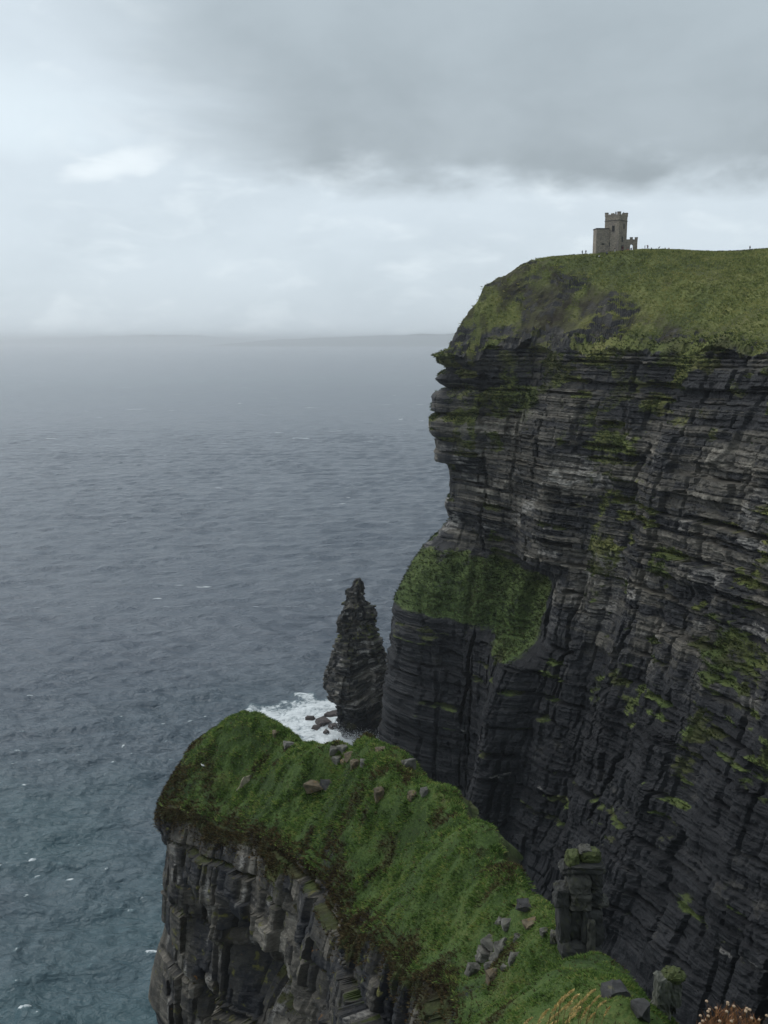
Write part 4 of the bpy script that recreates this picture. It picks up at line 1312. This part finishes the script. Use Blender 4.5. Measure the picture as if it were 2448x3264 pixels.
def flag_wall(x0, x1, y0, y1, label):
    e = link(bpy.data.objects.new('flagstone_wall', None))
    n = int(math.hypot(x1 - x0, y1 - y0) / 1.24)
    pts_ = []
    for i in range(n + 1):
        f = i / n
        x, y, z = skyline(x0 + (x1 - x0) * f, y0 + (y1 - y0) * f)
        pts_.append((x, y))
    pts_ = np.array(pts_)
    kk_ = min(9, n // 2)
    ker = np.ones(2 * kk_ + 1) / (2 * kk_ + 1)
    pts_ = np.stack([np.convolve(np.pad(pts_[:, c_], kk_, mode='reflect', reflect_type='odd'), ker, 'valid') for c_ in range(2)], 1)
    pts_[:, 1] += 0.8
    zz_ = main_h(pts_[:, 0], pts_[:, 1])[0]
    e.location = (pts_[0, 0], pts_[0, 1], zz_[0])
    for i in range(n):
        mid = (pts_[i] + pts_[i + 1]) / 2; dv_ = pts_[i + 1] - pts_[i]
        o = link(bpy.data.objects.new('slab', slabs[i % 5]), e)
        o.location = (mid[0] - pts_[0, 0], mid[1] - pts_[0, 1], (zz_[i] + zz_[i + 1]) / 2 - zz_[0] + random.uniform(-0.1, 0.05))
        o.rotation_euler = (0, -math.atan2(zz_[i + 1] - zz_[i], np.hypot(*dv_)), math.atan2(dv_[1], dv_[0]))
        o.scale = (float(np.hypot(*dv_)) / 1.24, 1, 1)
    tag(e, label, 'wall')


flag_wall(57.5, 69.5, 333, 331, 'low flagstone wall running from the cliff brow to the tower wing')
flag_wall(87.5, 142, 331, 333, 'low flagstone wall running along the ridge away from the tower porch')

# ------------------------------------------------------------------ people
SKIN = simple_mat('skin', (0.45, 0.30, 0.22), 0.6, 0.05)
HAIR = simple_mat('hair', (0.04, 0.028, 0.02), 0.7, 0.2)
SHOE = simple_mat('shoe', (0.03, 0.028, 0.026), 0.7, 0.2)


def person_mesh(name, J, bones, regions):
    names = list(J)
    me = bpy.data.meshes.new(name)
    me.from_pydata([J[k][:3] for k in names], [(names.index(a), names.index(b)) for a, b in bones], [])
    o = bpy.data.objects.new(name, me); col.objects.link(o)
    sk = o.modifiers.new('skin', 'SKIN')
    o.modifiers.new('sub', 'SUBSURF').levels = 1
    for i, k in enumerate(names):
        sv_ = me.skin_vertices[0].data[i]
        sv_.radius = (J[k][3], J[k][3] * (0.72 if k in ('chest', 'pelvis', 'waist') else 1.0)); sv_.use_root = (k == 'pelvis')
    dg = bpy.context.evaluated_depsgraph_get(); dg.update()
    out_ = bpy.data.meshes.new_from_object(o.evaluated_get(dg))
    col.objects.unlink(o); bpy.data.objects.remove(o)
    out_.materials.clear()
    for m_ in (SKIN, SKIN, SKIN, SHOE, HAIR):
        out_.materials.append(m_)
    pos = np.array([J[k][:3] for k in names]); reg = [regions.get(k, 1) for k in names]
    for p in out_.polygons:
        c = np.array(p.center)
        r_ = reg[int(((pos - c) ** 2).sum(1).argmin())]
        if r_ == 0 and (c[2] > J['head'][2] + 0.055 or c[1] > J['head'][1] + 0.04):
            r_ = 4
        p.material_index = r_
        p.use_smooth = True
    return out_


def joints(kind):
    J = dict(pelvis=(0, 0, .95, .15), waist=(0, 0, 1.1, .14), chest=(0, 0, 1.32, .17), neck=(0, -.01, 1.5, .055), head=(0, -.02, 1.62, .095), crown=(0, -.01, 1.72, .075))
    for s_, n_ in ((-1, 'l'), (1, 'r')):
        J['sho' + n_] = (s_ * .17, 0, 1.43, .065); J['elb' + n_] = (s_ * .24, .03, 1.14, .048); J['wri' + n_] = (s_ * .22, -.08, .92, .035); J['han' + n_] = (s_ * .21, -.12, .83, .04)
        J['hip' + n_] = (s_ * .1, 0, .88, .095); J['kne' + n_] = (s_ * .11, -.02, .5, .062); J['ank' + n_] = (s_ * .11, .02, .09, .042); J['toe' + n_] = (s_ * .13, -.15, .04, .035)
    if kind == 'arm_out':
        J['elbl'] = (-.40, -.05, 1.30, .048); J['wril'] = (-.60, -.12, 1.28, .035); J['hanl'] = (-.69, -.14, 1.27, .04)
        J['kner'] = (.14, -.16, .52, .062); J['ankr'] = (.15, -.05, .1, .042); J['toer'] = (.16, -.22, .04, .035)
    if kind == 'sit':
        for k in list(J):
            x, y, z, r_ = J[k]
            J[k] = (x, y + (0.06 if z > .9 else 0), z - .78, r_)
        for s_, n_ in ((-1, 'l'), (1, 'r')):
            J['hip' + n_] = (s_ * .1, -.04, .13, .095); J['kne' + n_] = (s_ * .14, -.38, .42, .062); J['ank' + n_] = (s_ * .13, -.52, .08, .042); J['toe' + n_] = (s_ * .14, -.68, .05, .035)
            J['elb' + n_] = (s_ * .26, -.10, .42, .048); J['wri' + n_] = (s_ * .18, -.30, .46, .035); J['han' + n_] = (s_ * .15, -.38, .46, .04)
    if kind == 'lean':
        for k in list(J):
            x, y, z, r_ = J[k]
            if z > 1.0:
                J[k] = (x + (z - 1.0) * 0.75, y - (z - 1.0) * 0.3, 1.0 + (z - 1.0) * 0.72, r_)
    B = [('pelvis', 'waist'), ('waist', 'chest'), ('chest', 'neck'), ('neck', 'head'), ('head', 'crown')]
    for n_ in 'lr':
        B += [('chest', 'sho' + n_), ('sho' + n_, 'elb' + n_), ('elb' + n_, 'wri' + n_), ('wri' + n_, 'han' + n_), ('pelvis', 'hip' + n_), ('hip' + n_, 'kne' + n_), ('kne' + n_, 'ank' + n_), ('ank' + n_, 'toe' + n_)]
    reg = dict(head=0, crown=0, neck=0, pelvis=2, hipl=2, hipr=2, knel=2, kner=2, ankl=2, ankr=2, toel=3, toer=3, hanl=0, hanr=0)
    return J, B, reg


PM = {k: person_mesh('person_' + k, *joints(k)) for k in ('stand', 'arm_out', 'sit', 'lean')}
CL = {}


def cloth(c):
    if c not in CL:
        CL[c] = simple_mat('cloth_%d' % len(CL), c, 0.9, 0.15, 8)
    return CL[c]


def person(zx, y, kind, jacket, trousers, label, rz=0.0, z=None, scale=1.0, x=None):
    x = TX + (zx - 787) * 0.01929 if x is None else x
    o = link(bpy.data.objects.new('person', PM[kind]))
    for i, m_ in ((1, cloth(jacket)), (2, cloth(trousers))):
        o.material_slots[i].link = 'OBJECT'; o.material_slots[i].material = m_
    if z is None:
        if abs(x - TX) > 7.3:
            x, y, zb = skyline(x, y)
        else:
            zb = float(main_h(np.array([x]), np.array([y]))[0][0])
    else:
        zb = z
    o.location = (x, y, zb - 0.02); o.rotation_euler = (0, 0, rz); o.scale = (scale,) * 3
    return tag(o, label, 'person')


DK, NV, RD, BL, MA, TEA, BR, WH = (0.02, 0.02, 0.025), (0.02, 0.025, 0.07), (0.35, 0.03, 0.04), (0.03, 0.06, 0.30), (0.10, 0.025, 0.05), (0.03, 0.07, 0.09), (0.11, 0.08, 0.05), (0.7, 0.7, 0.7)
person(160, 325, 'stand', TEA, DK, 'person in teal jacket standing with another beyond the tower wing', 0.6)
person(222, 325, 'stand', DK, NV, 'person in black jacket standing next to the one in teal', -0.7)
person(440, 323.5, 'sit', WH, DK, 'person in white top seated on the grass by the wing corner', 0.3)
person(570, 323.5, 'sit', BL, DK, 'person in bright blue jacket seated under the tower wing', 0.2)
person(712, 324, 'stand', BR, WH, 'person in brown jacket and white trousers below the tower window', 0.3, scale=0.95)
person(850, 324, 'stand', MA, DK, 'person in dark purple jacket standing at the tower wall', -0.2)
person(826, 323.3, 'sit', NV, DK, 'person in navy jacket seated in front of the tower wall', 0.1)
person(932, 323.5, 'sit', RD, MA, 'person in red jacket seated in front of the tower', -0.2)
person(1058, 329, 'stand', DK, DK, 'person in black standing inside the porch arch', 0.1, scale=1.02)
person(1270, 327, 'stand', DK, NV, 'person in black jacket facing a companion outside the porch', 1.2)
person(1318, 327, 'arm_out', MA, NV, 'person in maroon jacket reaching out to the companion in black', -0.2, scale=1.05)
person(1385, 327, 'sit', TEA, DK, 'person in teal jacket seated beside the standing pair', 0.5)
person(1515, 327, 'lean', DK, NV, 'person in dark clothes leaning over on the brow', 0.2, scale=0.8)
person(1625, 327, 'sit', TEA, NV, 'person in teal jacket and navy trousers seated far from the porch', 0.6)
person(1690, 327, 'sit', BR, DK, 'person in brown jacket seated at the end of the group', -0.6)
person(0, 334.5, 'stand', DK, NV, 'lone person in dark coat behind the ridge wall', 0.3, x=P(750, 247, 334.5)[0])
for (zx, dy, jc, lab) in ((765, -0.9, DK, 'person in black on the tower roof behind the parapet'), (800, -0.9, RD, 'person in red on the tower roof'), (835, -0.8, BR, 'person in brown on the tower roof next to the one in red'), (915, 0.2, TEA, 'person in teal on the tower roof near the corner merlon')):
    person(zx, TY + dy, 'stand', jc, DK, lab, 0.1, z=TZ + 11.9)

# ------------------------------------------------------------------ gulls
M_white = simple_mat('gull_white', (0.8, 0.8, 0.79), 0.7, 0.05)
M_gwing = simple_mat('gull_grey', (0.30, 0.31, 0.33), 0.7, 0.1)
M_beak = simple_mat('gull_beak', (0.6, 0.4, 0.05), 0.5, 0.1)


def loft_tube(name, rings, mat, parent=None, n=10):
    V, F = [], []
    for (c, ry, rz_) in rings:
        for k in range(n):
            a = 2 * math.pi * k / n
            V.append((c[0], c[1] + ry * math.cos(a), c[2] + rz_ * math.sin(a)))
    for i in range(len(rings) - 1):
        for k in range(n):
            F.append((i * n + k, i * n + (k + 1) % n, (i + 1) * n + (k + 1) % n, (i + 1) * n + k))
    me = bpy.data.meshes.new(name); me.from_pydata(V, [], F); me.materials.append(mat)
    for p in me.polygons:
        p.use_smooth = True
    return link(bpy.data.objects.new(name, me), parent)


def gull(loc, rz, label):
    e = link(bpy.data.objects.new('gull', None)); e.location = loc; e.rotation_euler = (0, 0, rz)
    loft_tube('body', [((-.30, 0, .16), .01, .005), ((-.22, 0, .17), .04, .02), ((-.08, 0, .18), .085, .075), ((.06, 0, .20), .09, .09), ((.13, 0, .25), .06, .065), ((.17, 0, .31), .045, .05), ((.20, 0, .335), .042, .042), ((.24, 0, .33), .02, .02), ((.25, 0, .33), .002, .002)], M_white, e)
    for s_ in (-1, 1):
        loft_tube('wing', [((-.34, s_ * .03, .19), .005, .005), ((-.2, s_ * .075, .20), .015, .03), ((0, s_ * .095, .215), .018, .06), ((.09, s_ * .08, .22), .01, .03)], M_gwing, e)
        loft_tube('leg', [((.0, s_ * .035, .0), .007, .007), ((.005, s_ * .035, .1), .007, .007), ((.0, s_ * .035, .13), .012, .012)], M_beak, e, 6)
    loft_tube('beak', [((.245, 0, .33), .012, .014), ((.28, 0, .325), .009, .010), ((.31, 0, .315), .002, .003)], M_beak, e, 6)
    tag(e, label, 'bird')


q = hit(203, 768)
gull((q[0], q[1], head_h(np.array([q[0]]), np.array([q[1]]))[0]), 2.8, 'white gull sitting on the bare slope near the headland tip')

# ------------------------------------------------------------------ plants at the photographer's feet
def clump_of_plumes(label, tips, seed):
    """dry grass with feathery seed heads: a curved stem and its plume per tip"""
    r = random.Random(seed)
    e = link(bpy.data.objects.new('grass_clump', None))
    bx_, by_ = P(578, 1045, 2.9)[:2]
    bz = float(head_h(np.array([bx_]), np.array([by_]))[0])
    e.location = (bx_, by_, bz)
    M_st = simple_mat('dry_stem', (0.16, 0.13, 0.05), 0.8, 0.2, 20)
    M_pl = simple_mat('seed_plume', (0.58, 0.43, 0.18), 0.8, 0.3, 60)
    M_lf = simple_mat('grass_leaf', (0.05, 0.085, 0.02), 0.8, 0.4, 8)
    for (px, py, ln) in tips:
        Yt = r.uniform(2.7, 3.1)
        tip_ = Vector(P(px, py, Yt)) - Vector((bx_, by_, bz))
        px0 = px - ln * r.uniform(0.5, 0.8); py0 = py + ln * r.uniform(0.5, 0.85)
        root = Vector(P(px0, py0, Yt)) - Vector((bx_, by_, bz))
        foot = Vector((root.x * 0.75 - 0.02, root.y * 0.6, 0))
        foot.z = float(head_h(np.array([bx_ + foot.x]), np.array([by_ + foot.y]))[0]) - bz
        # stem
        V, F = [], []
        for i in range(9):
            t_ = i / 8
            c = foot * (1 - t_) ** 2 + (foot * 0.35 + root * 0.65 + Vector((-0.02, 0, 0.06))) * 2 * t_ * (1 - t_) + root * t_ ** 2
            for k in range(4):
                a = math.pi / 2 * k
                V.append(c + Vector((math.cos(a), math.sin(a), 0)) * 0.0016)
        for i in range(8):
            for k in range(4):
                F.append((i * 4 + k, i * 4 + (k + 1) % 4, i * 4 + 4 + (k + 1) % 4, i * 4 + 4 + k))
        me = bpy.data.meshes.new('stem'); me.from_pydata(V, [], F); me.materials.append(M_st)
        st_ = link(bpy.data.objects.new('stem', me), e)
        # plume: many little spikelets round a bending axis
        V, F = [], []
        ax = tip_ - root
        L = ax.length
        for i in range(130):
            t_ = r.random() ** 0.9
            c = root + ax * t_ + Vector((0, 0, 0.10 * L * math.sin(t_ * math.pi)))
            rad_ = L * 0.10 * math.sin(math.pi * (0.12 + 0.86 * t_)) + 0.001
            d_ = Vector((r.gauss(0, 1), r.gauss(0, 1), r.gauss(0, 1))).normalized()
            o_ = c + d_ * rad_ * r.random() * 0.8
            tp = o_ + (ax.normalized() * 0.7 + d_ * 0.6) * L * 0.11
            sd_ = d_.cross(ax.normalized()).normalized() * 0.0027
            n0 = len(V); V += [o_ - sd_, o_ + sd_, tp]; F.append((n0, n0 + 1, n0 + 2))
        me = bpy.data.meshes.new('seed_plume'); me.from_pydata(V, [], F); me.materials.append(M_pl)
        link(bpy.data.objects.new('seed_plume', me), st_)
    # leaves at the foot
    V, F = [], []
    for i in range(240):
        x_, y_ = r.gauss(0, 0.12), r.gauss(0, 0.08)
        z_ = float(head_base(np.array([bx_ + x_]), np.array([by_ + y_]))[0]) - bz
        l_ = r.uniform(0.12, 0.26); a = r.uniform(-0.6, 1.0)
        d_ = Vector((math.sin(a) * 0.5, r.uniform(-0.3, 0.3), 1)).normalized()
        w_3 = Vector((0.003, 0.001, 0))
        p0 = Vector((x_, y_, z_)); p1 = p0 + d_ * l_ * 0.6; p2 = p0 + d_ * l_ + Vector((0.05, 0, -0.02))
        n0 = len(V); V += [p0 - w_3, p0 + w_3, p1 + w_3 * 0.8, p1 - w_3 * 0.8, p2]
        F += [(n0, n0 + 1, n0 + 2, n0 + 3), (n0 + 3, n0 + 2, n0 + 4)]
    me = bpy.data.meshes.new('leaves'); me.from_pydata(V, [], F); me.materials.append(M_lf)
    tag(link(bpy.data.objects.new('leaves', me), e), kind='stuff')
    return tag(e, label, 'grass')


clump_of_plumes('clump of dry golden grass with feathery seed heads bending in the wind',
                [(574, 990, 20), (561, 1002, 18), (578, 995, 22), (595, 990, 18), (600, 996, 16), (585, 1000, 20), (580, 1008, 18), (576, 1015, 16), (559, 1013, 18), (558, 1021, 18), (606, 1001, 12), (610, 1007, 12), (595, 1013, 12), (566, 996, 16), (590, 1006, 16), (548, 1010, 18), (532, 1018, 14), (570, 1004, 16)], 3)


def thrift(label, px0, px1, seed):
    """a dry cushion of thrift: mound, stalks and round heads"""
    r = random.Random(seed)
    Yc = 2.75
    c = P((px0 + px1) / 2, 1030, Yc)
    e = link(bpy.data.objects.new('thrift_cushion', None))
    gz = float(head_h(np.array([c[0]]), np.array([c[1]]))[0])
    e.location = (c[0], c[1], gz)
    up_ = c[2] - gz
    W2 = (P(px1, 1038, Yc)[0] - P(px0, 1038, Yc)[0]) / 2
    V, F = [], []
    for i in range(2600):
        a = r.uniform(0, 2 * math.pi); q_ = math.sqrt(r.random())
        x_, y_ = W2 * q_ * math.cos(a), W2 * 0.6 * q_ * math.sin(a)
        z_ = (up_ + 0.065) * math.sqrt(max(0, 1 - q_ * q_)) * r.uniform(0.8, 1.02)
        d_ = Vector((r.gauss(0, .5), r.gauss(0, .5), 1)).normalized()
        s_ = Vector((r.uniform(-1, 1), r.uniform(-1, 1), 0)).normalized() * 0.0018
        p0 = Vector((x_, y_, z_)); n0 = len(V)
        V += [p0 - s_, p0 + s_, p0 + d_ * r.uniform(0.02, 0.045)]; F.append((n0, n0 + 1, n0 + 2))
    me = bpy.data.meshes.new('foliage'); me.from_pydata(V, [], F); me.materials.append(simple_mat('dry_thrift', (0.27, 0.13, 0.06), 0.9, 0.5, 40))
    tag(link(bpy.data.objects.new('foliage', me), e), kind='stuff')
    bm = bmesh.new(); bmesh.ops.create_icosphere(bm, subdivisions=2, radius=0.0052)
    for v in bm.verts:
        v.co *= r.uniform(0.75, 1.2); v.co.z *= 0.75
    hm = bpy.data.meshes.new('flower_head'); bm.to_mesh(hm); bm.free(); hm.materials.append(simple_mat('dry_flower', (0.50, 0.36, 0.25), 0.9, 0.3, 80))
    M_sk = simple_mat('thrift_stalk', (0.16, 0.09, 0.05), 0.9, 0.2)
    for i in range(60):
        a = r.uniform(0, 2 * math.pi); q_ = math.sqrt(r.random()) * 0.95
        x_, y_ = W2 * q_ * math.cos(a), W2 * 0.6 * q_ * math.sin(a)
        z_ = (up_ + 0.06) * math.sqrt(max(0, 1 - q_ * q_))
        tp = Vector((x_ + r.gauss(0, .012), y_ + r.gauss(0, .012), z_ + r.uniform(0.03, 0.065)))
        p0 = Vector((x_, y_, z_ - 0.02)); w_3 = Vector((0.0009, 0, 0)); w4 = Vector((0, 0.0009, 0))
        me = bpy.data.meshes.new('stalk'); me.from_pydata([p0 - w_3, p0 + w_3, p0 + w4, tp - w_3, tp + w_3, tp + w4], [], [(0, 1, 4, 3), (1, 2, 5, 4), (2, 0, 3, 5)]); me.materials.append(M_sk)
        st_ = link(bpy.data.objects.new('stalk', me), e)
        hd = link(bpy.data.objects.new('flower_head', hm), st_); hd.location = tp
    return tag(e, label, 'wildflowers')


thrift('rusty dry cushion of thrift with pale round flower heads at the cliff edge', 672, 790, 9)

# ------------------------------------------------------------------ spray thrown up where the swell meets the stack
r = np.random.default_rng(91)
V, F = [], []
for (px, py, sx, sz_, n) in ((338, 734, 2.2, 3.2, 2600), (352, 737, 3.0, 2.2, 2600), (366, 738, 3.0, 2.4, 2600), (378, 741, 2.5, 1.8, 1600)):
    k_ = P(px, py, 360.0); t_ = EYE / (EYE - k_[2]); c = np.array((k_[0] * t_, 360 * t_, 0.3))
    c[1] = min(c[1], 358)
    p = c + np.stack([r.normal(0, sx, n), r.normal(0, 1.6, n), np.abs(r.normal(0, sz_, n))], 1)
    a = r.normal(0, 1, (n, 3, 3)) * 0.10
    V.append((p[:, None, :] + a).reshape(-1, 3))
V = np.vstack(V)
me = mesh_np('spray', V, np.arange(len(V)).reshape(-1, 3), simple_mat('spray_drops', (0.82, 0.85, 0.87), 0.9, 0.03))
tag(link(bpy.data.objects.new('spray', me)), 'white spray thrown up at the foot of the sea stack', 'spray', kind='stuff')

# ------------------------------------------------------------------ haze over the sea
bm = bmesh.new()
bmesh.ops.create_cube(bm, size=1.0)
for v in bm.verts:
    v.co = Vector((v.co.x * 130000, v.co.y * 130000, 128 + v.co.z * 262))
M_haze = bpy.data.materials.new('haze')
M_haze.use_nodes = True
nt = M_haze.node_tree
for n in list(nt.nodes):
    nt.nodes.remove(n)
ho = nt.nodes.new('ShaderNodeOutputMaterial'); hv = nt.nodes.new('ShaderNodeVolumePrincipled')
hv.inputs['Color'].default_value = (0.97, 0.985, 1.0, 1)
hv.inputs['Density'].default_value = 0.00009
hv.inputs['Anisotropy'].default_value = 0.55
nt.links.new(hv.outputs[0], ho.inputs['Volume'])
me = bpy.data.meshes.new('haze'); bm.to_mesh(me); bm.free(); me.materials.append(M_haze)
tag(link(bpy.data.objects.new('haze', me)), kind='stuff')
